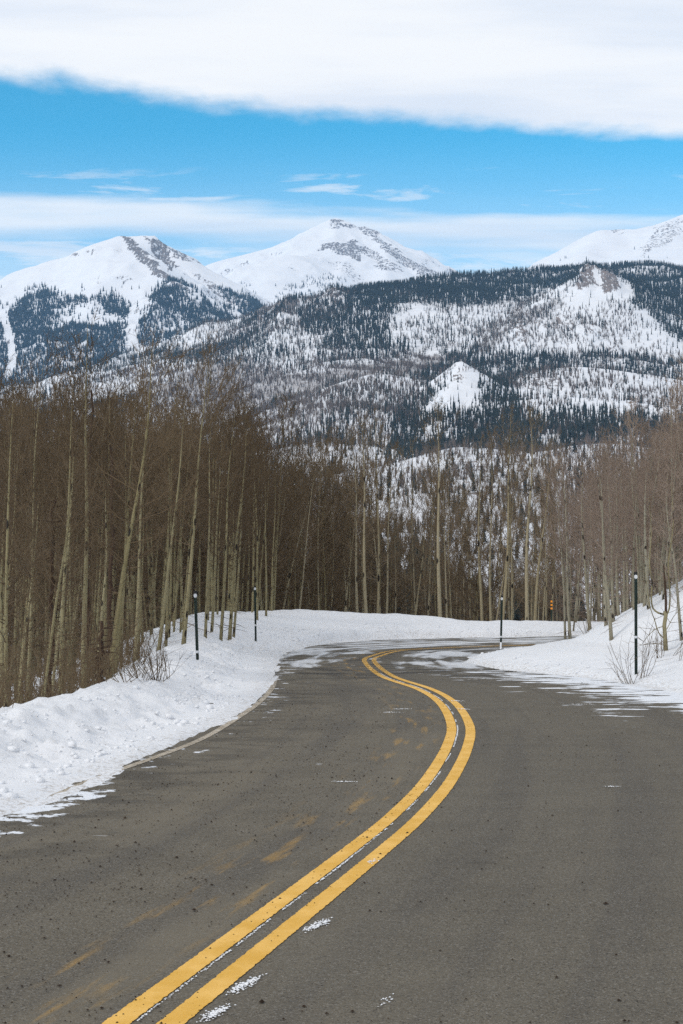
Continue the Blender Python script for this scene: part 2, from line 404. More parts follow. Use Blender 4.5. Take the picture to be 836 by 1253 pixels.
def paint_material(name, c0, c1, wear):
    m, nt, b = newmat(name, 0.7, 0.3)
    tc = nd(nt, 'ShaderNodeTexCoord').outputs['Object']
    u, s = attr(nt, 'across'), attr(nt, 'along')
    ls = nd(nt, 'ShaderNodeCombineXYZ', {0: u, 1: s, 2: 0.0}).outputs[0]
    n = noise(nt, tc, 3.0, 5, 0.6); fine = noise(nt, tc, 80.0, 3, 0.7); mid = noise(nt, tc, 22.0, 5, 0.65)
    col = mix(nt, sstep(nt, n, 0.35, 0.7), c0, c1)
    col = mix(nt, mth(nt, 'MULTIPLY', sstep(nt, noise(nt, mapping(nt, ls, (18, 0.7, 1)), 1.0, 4), 0.55, 0.7), 0.4), col, tuple(min(1, k * 1.08 + 0.04) for k in c1))
    col = mix(nt, mth(nt, 'MULTIPLY', sstep(nt, fine, 0.60, 0.75), 0.5), col, tuple(k * 0.55 for k in c0))
    setin(nt, b, 'Base Color', col)
    edge = mth(nt, 'ABSOLUTE', u)
    lim = mth(nt, 'ADD', 0.9, mth(nt, 'MULTIPLY', mth(nt, 'SUBTRACT', mid, 0.5), 0.42))
    yp = nd(nt, 'ShaderNodeSeparateXYZ', {0: tc}).outputs[1]
    wear = mth(nt, 'SUBTRACT', wear, sstep(nt, yp, 24, 33, 0, 0.15))
    alpha = mth(nt, 'MULTIPLY', mth(nt, 'LESS_THAN', edge, lim), mth(nt, 'LESS_THAN', mth(nt, 'ADD', mth(nt, 'MULTIPLY', mid, 0.6), mth(nt, 'MULTIPLY', fine, 0.4)), wear))
    setin(nt, b, 'Alpha', alpha)
    bump(nt, b, fine, 0.4, 0.004)
    return m
M_YELLOW = paint_material('yellow_paint', (0.68, 0.375, 0.05), (0.82, 0.49, 0.12), 0.66)
M_WHITE = paint_material('worn_white_paint', (0.34, 0.29, 0.22), (0.50, 0.44, 0.36), 0.56)

def hill_material(name, rocky, scale=1.0):
    m, nt, b = newmat(name, 0.75, 0.15)
    tc = nd(nt, 'ShaderNodeTexCoord').outputs['Object']
    rock, scrub = attr(nt, 'rock'), attr(nt, 'scrub')
    n = noise(nt, tc, 0.012 * scale, 6, 0.65); n2 = noise(nt, tc, 0.06 * scale, 5, 0.65)
    col = mix(nt, n, (0.66, 0.695, 0.76), (0.83, 0.84, 0.865))
    n3_ = noise(nt, mapping(nt, tc, (1.6, 0.45, 0.35)), 0.075 * scale, 6, 0.74)
    rn = mth(nt, 'ADD', mth(nt, 'MULTIPLY', n3_, 0.65), mth(nt, 'MULTIPLY', n2, 0.35))
    rm = sstep(nt, mth(nt, 'ADD', rock, mth(nt, 'MULTIPLY', mth(nt, 'SUBTRACT', rn, 0.5), 2.6)), 0.50, 0.66)
    rc = mix(nt, sstep(nt, n2, 0.3, 0.7), (0.040, 0.037, 0.037), rocky)
    col = mix(nt, mth(nt, 'MULTIPLY', rm, 0.92), col, rc)
    sm = mth(nt, 'MULTIPLY', sstep(nt, mth(nt, 'ADD', scrub, mth(nt, 'MULTIPLY', mth(nt, 'SUBTRACT', n2, 0.5), 0.9)), 0.35, 0.90), 0.72)
    col = mix(nt, sm, col, (0.20, 0.17, 0.155))
    setin(nt, b, 'Base Color', col)
    bump(nt, b, mth(nt, 'ADD', n, mth(nt, 'MULTIPLY', n2, 0.5)), 0.4, 6.0 / scale)
    return m
M_FARHILL = hill_material('alpine_snow_and_rock', (0.17, 0.14, 0.13), 1.0)
M_HILL = hill_material('hill_snow_and_rock', (0.19, 0.145, 0.125), 2.0)

# ------------------------------------------------------------------ near ground and road
def spacing(segs):
    out = [segs[0][0]]
    for a, b_, st in segs:
        n = max(1, int(round((b_ - a) / st)))
        out += list(a + (b_ - a) * (np.arange(n) + 1) / n)
    return np.array(out)
gx = spacing([(-150, -60, 9), (-60, -20, 1.6), (-20, -9, 0.35), (-9, 10, 0.075), (10, 24, 0.3), (24, 60, 1.5), (60, 150, 9)])
gy = spacing([(-34, -10, 2), (-10, 6, 0.4), (6, 14, 0.14), (14, 32, 0.085), (32, 62, 0.12), (62, 90, 0.8), (90, 310, 5)])
GX, GY = np.meshgrid(gx, gy, indexing='ij')
gz, ge, _ = near_height(GX.ravel(), GY.ravel())
me = make_mesh('snow_ground', np.stack([GX.ravel(), GY.ravel(), gz], 1), grid_faces(len(gx), len(gy)), [M_SNOW], True, {'edge': ge})
tag(obj('snow_ground', me), kind='structure')

rx_ = spacing([(-14, -6, 0.5), (-6, 10, 0.14), (10, 52, 0.8)])
ry_ = spacing([(-20, 6, 0.4), (6, 60, 0.14), (60, 86, .8)])
RX, RY = np.meshgrid(rx_, ry_, indexing='ij')
fx, fy = RX.ravel(), RY.ravel()
dC, _, _, sC, sg = nearest(fx, fy, CENTRE[::2])
dL, _, _, _, _ = nearest(fx, fy, LEFT); dR, _, _, _, _ = nearest(fx, fy, RIGHT)
rin = inside(fx, fy, ROADPOLY)
dL = np.where(rin | (dR < dL), dL, -dL); dR = np.where(rin | (dL < dR), dR, -dR)
keep = rin | (np.minimum(abs(dL), abs(dR)) < 0.9)
F = grid_faces(len(rx_), len(ry_)); F = F[keep[F].all(1)]
used, inv = np.unique(F, return_inverse=True); F = inv.reshape(F.shape)
V = np.stack([fx, fy, base_z(fx, fy)], 1)[used]
me = make_mesh('road', V, F, [M_ROAD], True, {'lat': (dC * sg)[used], 'along': sC[used], 'dl': dL[used], 'dr': dR[used]})
tag(obj('road', me), kind='structure')

def ribbon(name, line, off, width, mat_, lift, kind='structure', cut=None):
    T = np.gradient(line, axis=0); T /= np.linalg.norm(T, axis=1)[:, None]
    Nn = np.stack([-T[:, 1], T[:, 0]], 1)
    s = np.concatenate([[0], np.cumsum(np.linalg.norm(np.diff(line, axis=0), axis=1))])
    rows, al, ac = [], [], []
    for u in (-1, -0.5, 0, 0.5, 1):
        p = line + Nn * (off + np.asarray(width) / 2 * u)[..., None] if np.ndim(width) else line + Nn * (off + width / 2 * u)
        rows.append(np.stack([p[:, 0], p[:, 1], base_z(p[:, 0], p[:, 1]) + lift], 1)); al.append(s); ac.append(np.full(len(s), u))
    V = np.concatenate(rows); F = grid_faces(5, len(line))
    o = obj(name, make_mesh(name, V, F, [mat_], True, {'along': np.concatenate(al), 'across': np.concatenate(ac)}))
    return tag(o, kind=kind)
CL = CENTRE
ribbon('road_marking', CL, 0.122, 0.138, M_YELLOW, 0.005)
ribbon('road_marking', CL, -0.122, 0.138, M_YELLOW, 0.005)
EDGE = catmull([gp(*q) for q in ((66, 974.5), (88, 965), (126, 949.5), (191, 926.5), (249, 903.5), (291, 878.5), (318, 859), (333, 842), (339, 826))], 0.15)
ribbon('road_marking', EDGE, 0.0, 0.105, M_WHITE, 0.005)

# ------------------------------------------------------------------ hills and mountains (ridge lines at their own distances)
def landform(name, ridges, x0, x1, y0, y1, step, mat_, k=18.0, amp=20.0, nscale=220.0, seed=1, rough=0.0, fade=250.0, rocks=None, scrubs=None, ridged=True, floor=-36.0, warp=0.0):
    xs = np.arange(x0, x1 + step, step); ys = np.arange(y0, y1 + step, step)
    X, Y = [a.ravel() for a in np.meshgrid(xs, ys, indexing='ij')]
    wx = X + warp * (fbm(X, Y, nscale * 1.3, 3, seed + 50) - 0.5); wy = Y + warp * (fbm(X, Y, nscale * 1.3, 3, seed + 51) - 0.5)
    acc = np.zeros(X.shape); zm = np.full(X.shape, -1e9); zs = []; dmin = np.full(X.shape, 1e9)
    for ri, (pts, slope, rad) in enumerate(ridges):
        p = [P3(*q) for q in pts]
        if ri == 0:                                  # the skyline: height follows the crest, falling away in front and behind
            o_ = np.array(p); o_ = o_[o_[:, 0].argsort()]
            d = np.abs(wy - np.interp(wx, o_[:, 0], o_[:, 1]))
            zs.append(np.interp(X, o_[:, 0], o_[:, 2]) - slope * (np.sqrt(d * d + rad * rad) - rad)); zm = np.maximum(zm, zs[-1]); dmin = np.minimum(dmin, d)
            continue
        for (ax, ay, az_), (bx, by, bz) in zip(p[:-1], p[1:]):
            ex, ey = bx - ax, by - ay
            t = np.clip(((wx - ax) * ex + (wy - ay) * ey) / (ex * ex + ey * ey), 0, 1)
            d = np.hypot(wx - ax - t * ex, wy - ay - t * ey)
            z = az_ + t * (bz - az_) - slope * (np.sqrt(d * d + rad * rad) - rad)
            zs.append(z); zm = np.maximum(zm, z); dmin = np.minimum(dmin, d)
    for z in zs: acc += np.exp(np.clip((z - zm) / k, -40, 0))
    z = zm + k * np.log(acc) - k * math.log(1.3)
    f = smooth01(dmin / fade) * 0.9 + 0.1
    n = fbm(X, Y, nscale, 6, seed, ridged)
    z = z + amp * f * (n - 0.55) * 2
    px, py = proj(X, Y, z)
    rock = np.zeros(X.shape); scrub = np.zeros(X.shape)
    gxx, gyy = np.gradient(z.reshape(len(xs), len(ys)), step)
    slope = np.hypot(gxx, gyy).ravel()
    rn = fbm(X, Y, 45, 4, seed + 9)
    for poly, val in (rocks or []):
        ins_ = inside(px + (fbm(X, Y, 60, 3, 31) - .5) * 14, py + (fbm(X, Y, 60, 3, 32) - .5) * 10, poly)
        rock = np.where(ins_, np.maximum(rock, val + 0.10), rock)
    rock = np.maximum(rock, smooth01((slope - 0.78) / 0.35) * 0.5)
    if rough: z = z + rough * (rock > 0.3) * (fbm(X, Y, 38, 4, seed + 3, True) - 0.45) * 2
    for poly, val in (scrubs or []):
        scrub = np.where(inside(px + (fbm(X, Y, 90, 4, 33) - .5) * 40, py + (fbm(X, Y, 90, 4, 34) - .5) * 26, poly), np.maximum(scrub, val), scrub)
    F = grid_faces(len(xs), len(ys)); F = F[(z[F] > floor).any(1)]
    used, inv = np.unique(F, return_inverse=True)
    me = make_mesh(name, np.stack([X, Y, z], 1)[used], inv.reshape(F.shape), [mat_], True, {'rock': rock[used], 'scrub': scrub[used]})
    tag(obj(name, me), kind='structure')
    gyd = gyy
    return dict(xs=xs, ys=ys, Z=z.reshape(len(xs), len(ys)), step=step)

def sample(L, X, Y):
    u = (X - L['xs'][0]) / L['step']; v = (Y - L['ys'][0]) / L['step']
    i = np.clip(u.astype(int), 0, len(L['xs']) - 2); j = np.clip(v.astype(int), 0, len(L['ys']) - 2)
    a, b_ = np.clip(u - i, 0, 1), np.clip(v - j, 0, 1); Z = L['Z']
    return (Z[i, j] * (1 - a) + Z[i + 1, j] * a) * (1 - b_) + (Z[i, j + 1] * (1 - a) + Z[i + 1, j + 1] * a) * b_

LM = landform('mountain', [
    ([(-220, 430, 4700), (-60, 378, 4700), (0, 350, 4680), (75, 318, 4640), (120, 298, 4600), (148, 289, 4600), (172, 288, 4620), (190, 290, 4650), (214, 305, 4760), (240, 318, 4850), (262, 334, 4950), (300, 352, 5000), (335, 372, 5050)], 0.60, 10),
    ([(148, 289, 4600), (165, 300, 4500), (180, 312, 4400), (196, 331, 4270), (214, 347, 4130), (231, 352, 4020), (252, 380, 3880), (283, 408, 3700)], 0.66, 10),
    ([(190, 290, 4650), (214, 310, 4600), (240, 333, 4520), (266, 351, 4430), (300, 367, 4330), (332, 382, 4200)], 0.62, 8),
    ([(75, 318, 4640), (95, 352, 4350), (120, 372, 4150), (118, 400, 3900)], 0.5, 60),
    ([(30, 340, 4650), (35, 372, 4350), (30, 410, 3950)], 0.5, 60),
    ], -2000, 700, 2000, 5600, 8, M_FARHILL, 5, 44, 180, 3, fade=150, warp=60,
    rocks=[([(146, 287), (158, 291), (184, 311), (201, 329), (222, 346), (218, 352), (190, 337), (172, 318), (149, 296)], 0.60),
           ([(176, 290), (196, 291), (210, 310), (222, 326), (210, 332), (190, 314)], 0.58), ([(206, 297), (222, 304), (238, 320), (226, 318), (210, 308)], .54),
           ([(112, 338), (130, 336), (126, 348), (112, 350)], 0.3), ([(136, 303), (152, 305), (150, 309), (138, 308)], .3),
           ([(215, 342), (228, 346), (232, 356), (222, 354)], 0.5), ([(200, 340), (226, 352), (232, 360), (205, 346)], .42), ([(236, 330), (300, 368), (332, 383), (326, 390), (290, 376), (240, 344)], .46)])
CM = landform('mountain', [
    ([(120, 380, 6300), (200, 345, 6300), (253, 323, 6300), (300, 311, 6380), (332, 303, 6400), (375, 284, 6450), (400, 272, 6480), (411, 268, 6500), (424, 273, 6500), (440, 279, 6480), (447, 277, 6470), (462, 283, 6450), (480, 297, 6350), (500, 311, 6250), (522, 326, 6150), (545, 338, 6050), (620, 370, 5900)], 0.60, 6),
    ([(411, 268, 6500), (402, 292, 6250), (372, 312, 5950), (346, 314, 5750), (330, 345, 5400), (322, 385, 5000)], 0.52, 30),
    ([(424, 273, 6500), (432, 302, 6150), (420, 330, 5700), (400, 360, 5200)], 0.56, 15),
    ([(447, 277, 6470), (466, 300, 6180), (478, 325, 5800), (470, 352, 5400)], 0.6, 10),
    ([(480, 297, 6350), (505, 325, 5950), (515, 348, 5600)], 0.6, 10),
    ], -1900, 1300, 3600, 7200, 9, M_FARHILL, 5, 46, 260, 7, fade=170, warp=90,
    rocks=[([(402, 269), (411, 266), (426, 273), (440, 280), (430, 281), (412, 274)], 0.55), ([(440, 279), (447, 275), (464, 284), (482, 299), (476, 302), (458, 292), (440, 284)], 0.5),
           ([(386, 303), (412, 294), (436, 295), (446, 305), (440, 318), (424, 314), (405, 306), (390, 308)], 0.55),
           ([(456, 322), (466, 321), (480, 330), (472, 332), (458, 328)], 0.5), ([(468, 292), (500, 314), (538, 336), (524, 340), (492, 326), (466, 304)], .50), ([(355, 322), (366, 332), (360, 333)], .42),
           ([(405, 272), (418, 273), (420, 282), (406, 282)], .40), ([(446, 298), (494, 332), (484, 337), (440, 305)], .44), ([(400, 318), (430, 322), (450, 345), (440, 350), (410, 330)], .36)])
RM = landform('mountain', [
    ([(540, 380, 5300), (600, 348, 5400), (640, 332, 5500), (662, 320, 5520), (690, 305, 5550), (712, 292, 5580), (735, 283, 5600), (756, 280, 5650), (776, 280, 5620), (800, 275, 5600), (820, 268, 5600), (836, 263, 5600), (950, 225, 5700), (1100, 300, 5700)], 0.55, 25),
    ([(836, 263, 5600), (815, 290, 5300), (790, 320, 5000), (770, 350, 4700)], 0.5, 40), ([(735, 283, 5600), (715, 312, 5250), (700, 335, 4900)], .5, 40),
    ], 300, 2600, 3000, 6400, 14, M_FARHILL, 10, 20, 240, 11, fade=200, warp=50, rocks=[([(742, 280), (764, 278), (760, 286), (746, 287)], .42), ([(800, 280), (836, 264), (836, 285), (790, 312), (776, 318)], .40)])
MID = landform('hill', [
    ([(-160, 590, 1900), (-50, 550, 1950), (20, 512, 2000), (70, 486, 2060), (110, 468, 2120), (140, 457, 2160), (180, 449, 2200), (230, 438, 2280), (262, 424, 2350), (300, 402, 2450), (330, 386, 2520), (352, 371, 2550), (385, 367, 2560), (410, 360, 2600), (432, 358, 2600), (500, 348, 2700), (560, 342, 2800), (640, 338, 2900), (720, 331, 3000), (790, 326, 3000), (815, 329, 3000), (850, 338, 3000), (960, 370, 3000)], 0.34, 60),
    ([(722, 334, 2350), (700, 350, 2300), (668, 373, 2230), (640, 395, 2130), (616, 420, 2000)], 0.62, 8),
    ([(732, 333, 2350), (744, 338, 2345), (760, 358, 2330), (790, 384, 2290), (836, 422, 2230)], 0.62, 8),
    ([(728, 342, 2345), (715, 372, 2200), (700, 415, 2000)], 0.46, 50),
    ([(520, 395, 2450), (560, 410, 2300), (600, 425, 2150)], 0.36, 50),
    ([(362, 376, 2550), (385, 405, 2300), (420, 440, 2000)], 0.38, 70), ([(262, 430, 2340), (300, 452, 2050), (320, 480, 1850)], 0.42, 60),
    ], -1700, 1500, 620, 3600, 9, M_HILL, 9, 20, 170, 13, rough=16.0, fade=160, warp=40,
    rocks=[([(700, 354), (708, 336), (722, 328), (732, 334), (728, 350), (714, 358)], 0.60), ([(732, 356), (738, 332), (748, 336), (760, 352), (756, 364), (740, 362)], 0.64),
           ([(612, 405), (634, 388), (650, 390), (650, 410), (648, 428), (632, 416)], 0.46), ([(655, 395), (690, 392), (720, 402), (740, 410), (730, 420), (690, 405), (660, 408)], 0.42),
           ([(735, 430), (760, 428), (765, 442), (742, 444)], .45), ([(330, 378), (352, 368), (368, 376), (366, 396), (344, 392), (334, 390)], 0.62), ([(306, 386), (324, 380), (324, 392), (310, 395)], 0.6), ([(396, 360), (420, 356), (424, 372), (404, 376)], .55)],
    scrubs=[([(300, 505), (250, 520), (180, 470), (300, 440), (360, 460), (520, 440), (560, 440), (520, 462), (420, 470), (340, 495)], 0.75), ([(590, 445), (640, 408), (690, 370), (660, 375), (600, 400)], .6), ([(500, 470), (430, 470), (400, 440), (520, 415), (640, 440), (836, 452), (836, 470)], .48)])
LOW = landform('hill', [
    ([(120, 560, 1250), (250, 530, 1350), (300, 515, 1430), (342, 496, 1450), (400, 478, 1500), (430, 466, 1500), (462, 460, 1500), (500, 470, 1500), (535, 466, 1480), (560, 456, 1450), (580, 462, 1460), (600, 470, 1500), (640, 456, 1550), (700, 452, 1550), (760, 459, 1550), (800, 466, 1550), (836, 476, 1550), (960, 500, 1550)], 0.34, 30),
    ([(530, 476, 1430), (561, 449, 1420), (553, 478, 1310), (540, 512, 1160)], 0.75, 4), ([(561, 449, 1420), (576, 466, 1400), (590, 490, 1330)], .8, 4), ([(700, 452, 1550), (690, 490, 1330), (680, 530, 1120)], 0.3, 60), ([(462, 460, 1500), (420, 500, 1250), (400, 540, 1080)], .36, 25), ([(800, 466, 1550), (790, 510, 1280)], .36, 30),
    ], -900, 800, 560, 2000, 6, M_HILL, 5, 12, 110, 17, rough=3.0, fade=110, warp=30,
    rocks=[([(548, 462), (562, 452), (572, 462), (566, 470)], 0.4), ([(640, 462), (664, 454), (690, 460), (690, 480), (650, 476)], .42), ([(760, 480), (836, 490), (836, 510), (770, 500)], .40)],
    scrubs=[([(300, 560), (300, 515), (360, 490), (440, 480), (430, 520), (380, 560)], .55), ([(580, 520), (700, 515), (836, 530), (836, 570), (520, 570)], .45)])
KNOLL = landform('hill', [
    ([(150, 640, 640), (250, 625, 680), (330, 592, 720), (380, 590, 740), (450, 578, 780), (520, 556, 820), (552, 548, 840), (600, 552, 840), (650, 562, 820), (700, 548, 830), (740, 546, 830), (836, 560, 830), (960, 570, 830)], 0.30, 20),
    ([(600, 552, 840), (610, 590, 700), (615, 640, 560)], 0.26, 30), ([(450, 578, 780), (440, 620, 640)], .26, 30), ([(740, 546, 830), (745, 600, 680)], .26, 30),
    ], -560, 600, 270, 1150, 4.5, M_HILL, 4, 8, 60, 23, rough=2.0, fade=60, warp=16,
    rocks=[([(560, 552), (660, 560), (670, 640), (600, 620), (540, 600)], .36), ([(330, 590), (390, 588), (380, 620), (330, 610)], .4)])
# valley floor under everything, out past the horizon
vx = spacing([(-5000, -2000, 600), (-2000, 2000, 200), (2000, 5000, 600)]); vy = spacing([(-2000, 200, 400), (200, 3000, 140), (3000, 7800, 600)])
VX, VY = [a.ravel() for a in np.meshgrid(vx, vy, indexing='ij')]
vz = -31 + 5 * (fbm(VX, VY, 400, 3, 41) - 0.5)
me = make_mesh('terrain', np.stack([VX, VY, vz], 1), grid_faces(len(vx), len(vy)), [M_HILL], True, {'rock': np.zeros(len(VX)), 'scrub': np.zeros(len(VX))})
tag(obj('terrain', me), kind='structure')

# ------------------------------------------------------------------ distant conifers
def needle_material():
    m, nt, b = newmat('conifer_needles', 0.85, 0.1)
    tc = nd(nt, 'ShaderNodeTexCoord').outputs['Object']
    n = noise(nt, tc, 0.05, 3); n2 = noise(nt, tc, 2.2, 3, 0.6)
    col = mix(nt, n, (0.016, 0.027, 0.029), (0.044, 0.054, 0.050))
    col = mix(nt, mth(nt, 'MULTIPLY', sstep(nt, n2, 0.6, 0.75), 0.25), col, (0.10, 0.085, 0.06))
    setin(nt, b, 'Base Color', col)
    return m
M_NEEDLE = needle_material()
M_SCRUB, snt, sb = newmat('bare_twig_haze', 0.9, 0.1)
setin(snt, sb, 'Base Color', mix(snt, noise(snt, nd(snt, 'ShaderNodeTexCoord').outputs['Object'], 0.02, 3), (0.095, 0.078, 0.070), (0.185, 0.155, 0.142)))

def conifer_template(rs, tiers, sides, width, jag):
    """unit-height conifer: jagged tiers of drooping branches round a thin stem; triangles"""
    V, F = [], []
    for k in range(4):
        a = k * math.pi / 2
        V.append((0.018 * math.cos(a), 0.018 * math.sin(a), 0.0))
    V.append((0, 0, 1.0)); F += [(0, 1, 4), (1, 2, 4), (2, 3, 4), (3, 0, 4)]
    for t in range(tiers):
        z1 = 0.10 + 0.9 * (t + 1.55) / (tiers + 0.55); z1 = min(z1, 1.0)
        z0 = 0.10 + 0.9 * t / (tiers + 0.6)
        r = width * (1 - z0) ** 0.8
        top = len(V); V.append((0, 0, z1)); ring = []
        off = rs.rand() * 6
        for k in range(sides):
            a = off + 2 * math.pi * (k + rs.uniform(-.2, .2)) / sides
            rr = r * (1 - jag * rs.rand()) * (1.0 if k % 2 == 0 else 1 - jag * 0.55)
            ring.append(len(V)); V.append((rr * math.cos(a), rr * math.sin(a), z0 + rs.uniform(-0.03, 0.03) + (0.02 if k % 2 else -0.015)))
        c = len(V); V.append((0, 0, z0 + 0.03))
        for k in range(sides):
            a, b_ = ring[k], ring[(k + 1) % sides]
            F.append((top, a, b_))
    return np.array(V, float), np.array(F, int)

def scatter_mesh(name, tmpls, X, Y, Z, H, Wd, mat_, rs):
    Vs, Fs, base = [], [], 0
    pick = rs.randint(0, len(tmpls), len(X))
    for ti, (TV, TF) in enumerate(tmpls):
        id_ = np.where(pick == ti)[0]
        if not len(id_): continue
        a = rs.uniform(0, 6.28, len(id_)); ca, sa = np.cos(a), np.sin(a)
        x = (TV[None, :, 0] * ca[:, None] - TV[None, :, 1] * sa[:, None]) * Wd[id_][:, None] + X[id_][:, None]
        y = (TV[None, :, 0] * sa[:, None] + TV[None, :, 1] * ca[:, None]) * Wd[id_][:, None] + Y[id_][:, None]
        z = TV[None, :, 2] * H[id_][:, None] + Z[id_][:, None]
        Vs.append(np.stack([x, y, z], 2).reshape(-1, 3))
        Fs.append((TF[None] + (np.arange(len(id_)) * len(TV))[:, None, None]).reshape(-1, 3) + base)
        base += len(id_) * len(TV)
    return make_mesh(name, np.concatenate(Vs), np.concatenate(Fs), [mat_], False)

def cands(L, n, rs, ymin=None, ymax=None):
    X = rs.uniform(L['xs'][0], L['xs'][-1], n); Y = rs.uniform(ymin or L['ys'][0], ymax or L['ys'][-1], n)
    Z = sample(L, X, Y); px, py = proj(X, Y, Z)
    gy_ = (sample(L, X, Y + L['step']) - sample(L, X, Y - L['step'])) / (2 * L['step'])
    gx_ = (sample(L, X + L['step'], Y) - sample(L, X - L['step'], Y)) / (2 * L['step'])
    face = -(X * gx_ + Y * gy_) + (Z - CAM_H)          # < 0: slope turned towards the road
    ok = (px > -90) & (px < 926) & (Z > -30) & (face < 0.06 * Y)
    return X[ok], Y[ok], Z[ok], px[ok], py[ok]

rs = np.random.RandomState(11)
T_FAR = [conifer_template(rs, 2, 5, 0.17, 0.35) for _ in range(4)]
T_MID = [conifer_template(rs, 3, 5, 0.16, 0.5) for _ in range(6)]

def dens(px, py, polys):
    d = np.zeros(px.shape)
    for poly, v in polys: d = np.where(inside(px, py, poly), v, d)
    return d
def jit(px, py, X, Y, a, sc=70):
    return px + (fbm(X, Y, sc, 4, 61, gain=.7) - .5) * a * 2.6 + rs.normal(0, a * .22, len(px)), py + (fbm(X, Y, sc, 4, 62, gain=.7) - .5) * a * 2.0 + rs.normal(0, a * .16, len(py))

# left mountain: dense navy forest cut by two avalanche chutes and a meadow
X, Y, Z, px, py = cands(LM, 420000, rs)
jx, jy = jit(px, py, X, Y, 16)
d = dens(jx, jy, [
    ([(-90, 400), (-20, 395), (10, 392), (25, 372), (50, 356), (70, 364), (104, 363), (108, 368), (82, 380), (66, 392), (60, 402), (110, 396), (140, 404), (150, 415), (156, 430), (170, 445), (180, 445), (170, 460), (-90, 560)], 1.0),
    ([(112, 363), (140, 358), (154, 372), (158, 395), (152, 416), (140, 404), (139, 386), (126, 368)], 1.0),
    ([(168, 404), (170, 384), (186, 364), (203, 350), (228, 354), (243, 372), (262, 390), (284, 410), (262, 425), (225, 440), (180, 445), (170, 425)], 1.0),
    ([(240, 364), (262, 384), (300, 400), (304, 414), (282, 414), (262, 392), (246, 378)], 1.0),
    ([(264, 354), (290, 360), (332, 380), (334, 394), (322, 402), (294, 388), (272, 378)], 1.0),
    ([(70, 382), (108, 363), (126, 368), (139, 386), (141, 400), (110, 395), (64, 400)], 0.05),
    ([(40, 362), (56, 366), (56, 385), (38, 398), (30, 400), (42, 380)], 0.25)])
def chute(pts, w_):
    dd = np.full(jx.shape, 1e9)
    for (x0, y0), (x1, y1) in zip(pts[:-1], pts[1:]):
        t = np.clip(((px - x0) * (x1 - x0) + (py - y0) * (y1 - y0)) / ((x1 - x0) ** 2 + (y1 - y0) ** 2), 0, 1)
        dd = np.minimum(dd, np.hypot(px - x0 - t * (x1 - x0), py - y0 - t * (y1 - y0)))
    return dd < w_
d[chute([(165, 360), (164, 385), (160, 408), (165, 424), (180, 438)], 6)] = 0
d[chute([(2, 380), (8, 400), (14, 425), (15, 445), (10, 460)], 5)] = 0
d = d * (0.55 + 0.8 * smooth01((fbm(X, Y, 110, 4, 71) - 0.34) / 0.22))
d = np.maximum(d, ((py > 350) & (py < 420)) * 0.012)
ok = rs.rand(len(X)) < d * 0.8
FX, FY, FZ = [X[ok]], [Y[ok]], [Z[ok]]; FH = [rs.uniform(9, 19, ok.sum())]
# saddle and right-hand mountain: scattered trees near the tree line
X, Y, Z, px, py = cands(CM, 60000, rs, 4700, 6000)
d = dens(*jit(px, py, X, Y, 12), [([(300, 345), (325, 352), (322, 374), (300, 362)], .30), ([(330, 380), (345, 352), (372, 340), (400, 332), (432, 345), (470, 358), (420, 372), (380, 385)], .22), ([(432, 348), (462, 357), (460, 362), (434, 352)], 1)])
d *= smooth01((fbm(X, Y, 90, 4, 73) - .36) / .2)
ok = rs.rand(len(X)) < d
FX.append(X[ok]); FY.append(Y[ok]); FZ.append(Z[ok]); FH.append(rs.uniform(9, 16, ok.sum()))
X, Y, Z, px, py = cands(RM, 40000, rs)
d = 0.16 * smooth01((py - 300 - (px < 760) * 14) / 25) * smooth01((fbm(X, Y, 120, 4, 75) - .35) / .25)
ok = rs.rand(len(X)) < d
FX.append(X[ok]); FY.append(Y[ok]); FZ.append(Z[ok]); FH.append(rs.uniform(8, 14, ok.sum()))
FX, FY, FZ, FH = map(np.concatenate, (FX, FY, FZ, FH))
o = obj('distant_forest', scatter_mesh('distant_forest', T_FAR, FX, FY, FZ - 1, FH, FH * rs.uniform(0.95, 1.3, len(FH)), M_NEEDLE, rs))
tag(o, 'dark navy conifer forest on the lower slopes of the far snowy peaks', 'forest', kind='stuff')

# middle hill
X, Y, Z, px, py = cands(MID, 600000, rs)
jx, jy = jit(px, py, X, Y, 14)
n_ = fbm(X, Y * 0.6, 120, 5, 77)
d = 0.13 + 0.52 * smooth01((n_ - 0.42) / 0.22)
for poly, v in [([(410, 385), (440, 352), (520, 342), (640, 332), (790, 316), (900, 330), (900, 470), (800, 420), (760, 372), (745, 352), (722, 330), (700, 347), (640, 366), (560, 374), (500, 366), (440, 400)], 1.0),
                ([(440, 420), (470, 385), (505, 374), (560, 378), (650, 374), (680, 368), (600, 412), (560, 430)], 0.16), ([(470, 397), (505, 370), (524, 378), (492, 404)], 0.03),
                ([(664, 390), (700, 352), (722, 332), (750, 336), (785, 372), (740, 380)], 0.025), ([(612, 440), (625, 415), (660, 384), (700, 378), (785, 378), (850, 425), (850, 448), (640, 448)], 0.065),
                ([(700, 390), (760, 388), (770, 400), (700, 402)], 0.22), ([(640, 408), (690, 398), (740, 414), (700, 424)], 0.2),
                ([(370, 400), (400, 372), (440, 366), (486, 400), (470, 424), (400, 426)], 0.8), ([(440, 446), (560, 432), (620, 434), (720, 436), (836, 446), (900, 460), (900, 500), (440, 490)], 1.0),
                ([(190, 446), (250, 432), (330, 420), (340, 470), (230, 480)], 0.45), ([(310, 400), (350, 385), (400, 420), (380, 450), (330, 420)], 0.18), ([(300, 515), (250, 520), (110, 480), (120, 462), (200, 450), (300, 446), (360, 462), (520, 434), (560, 440), (520, 458), (430, 470), (340, 500)], 0.03)]:
    d = np.where(inside(jx, jy, poly), v * (1 if v < .6 else 0.45 + 1.0 * n_ if v > .95 else (0.55 + 0.7 * n_)), d)
ok = rs.rand(len(X)) < d * 0.75
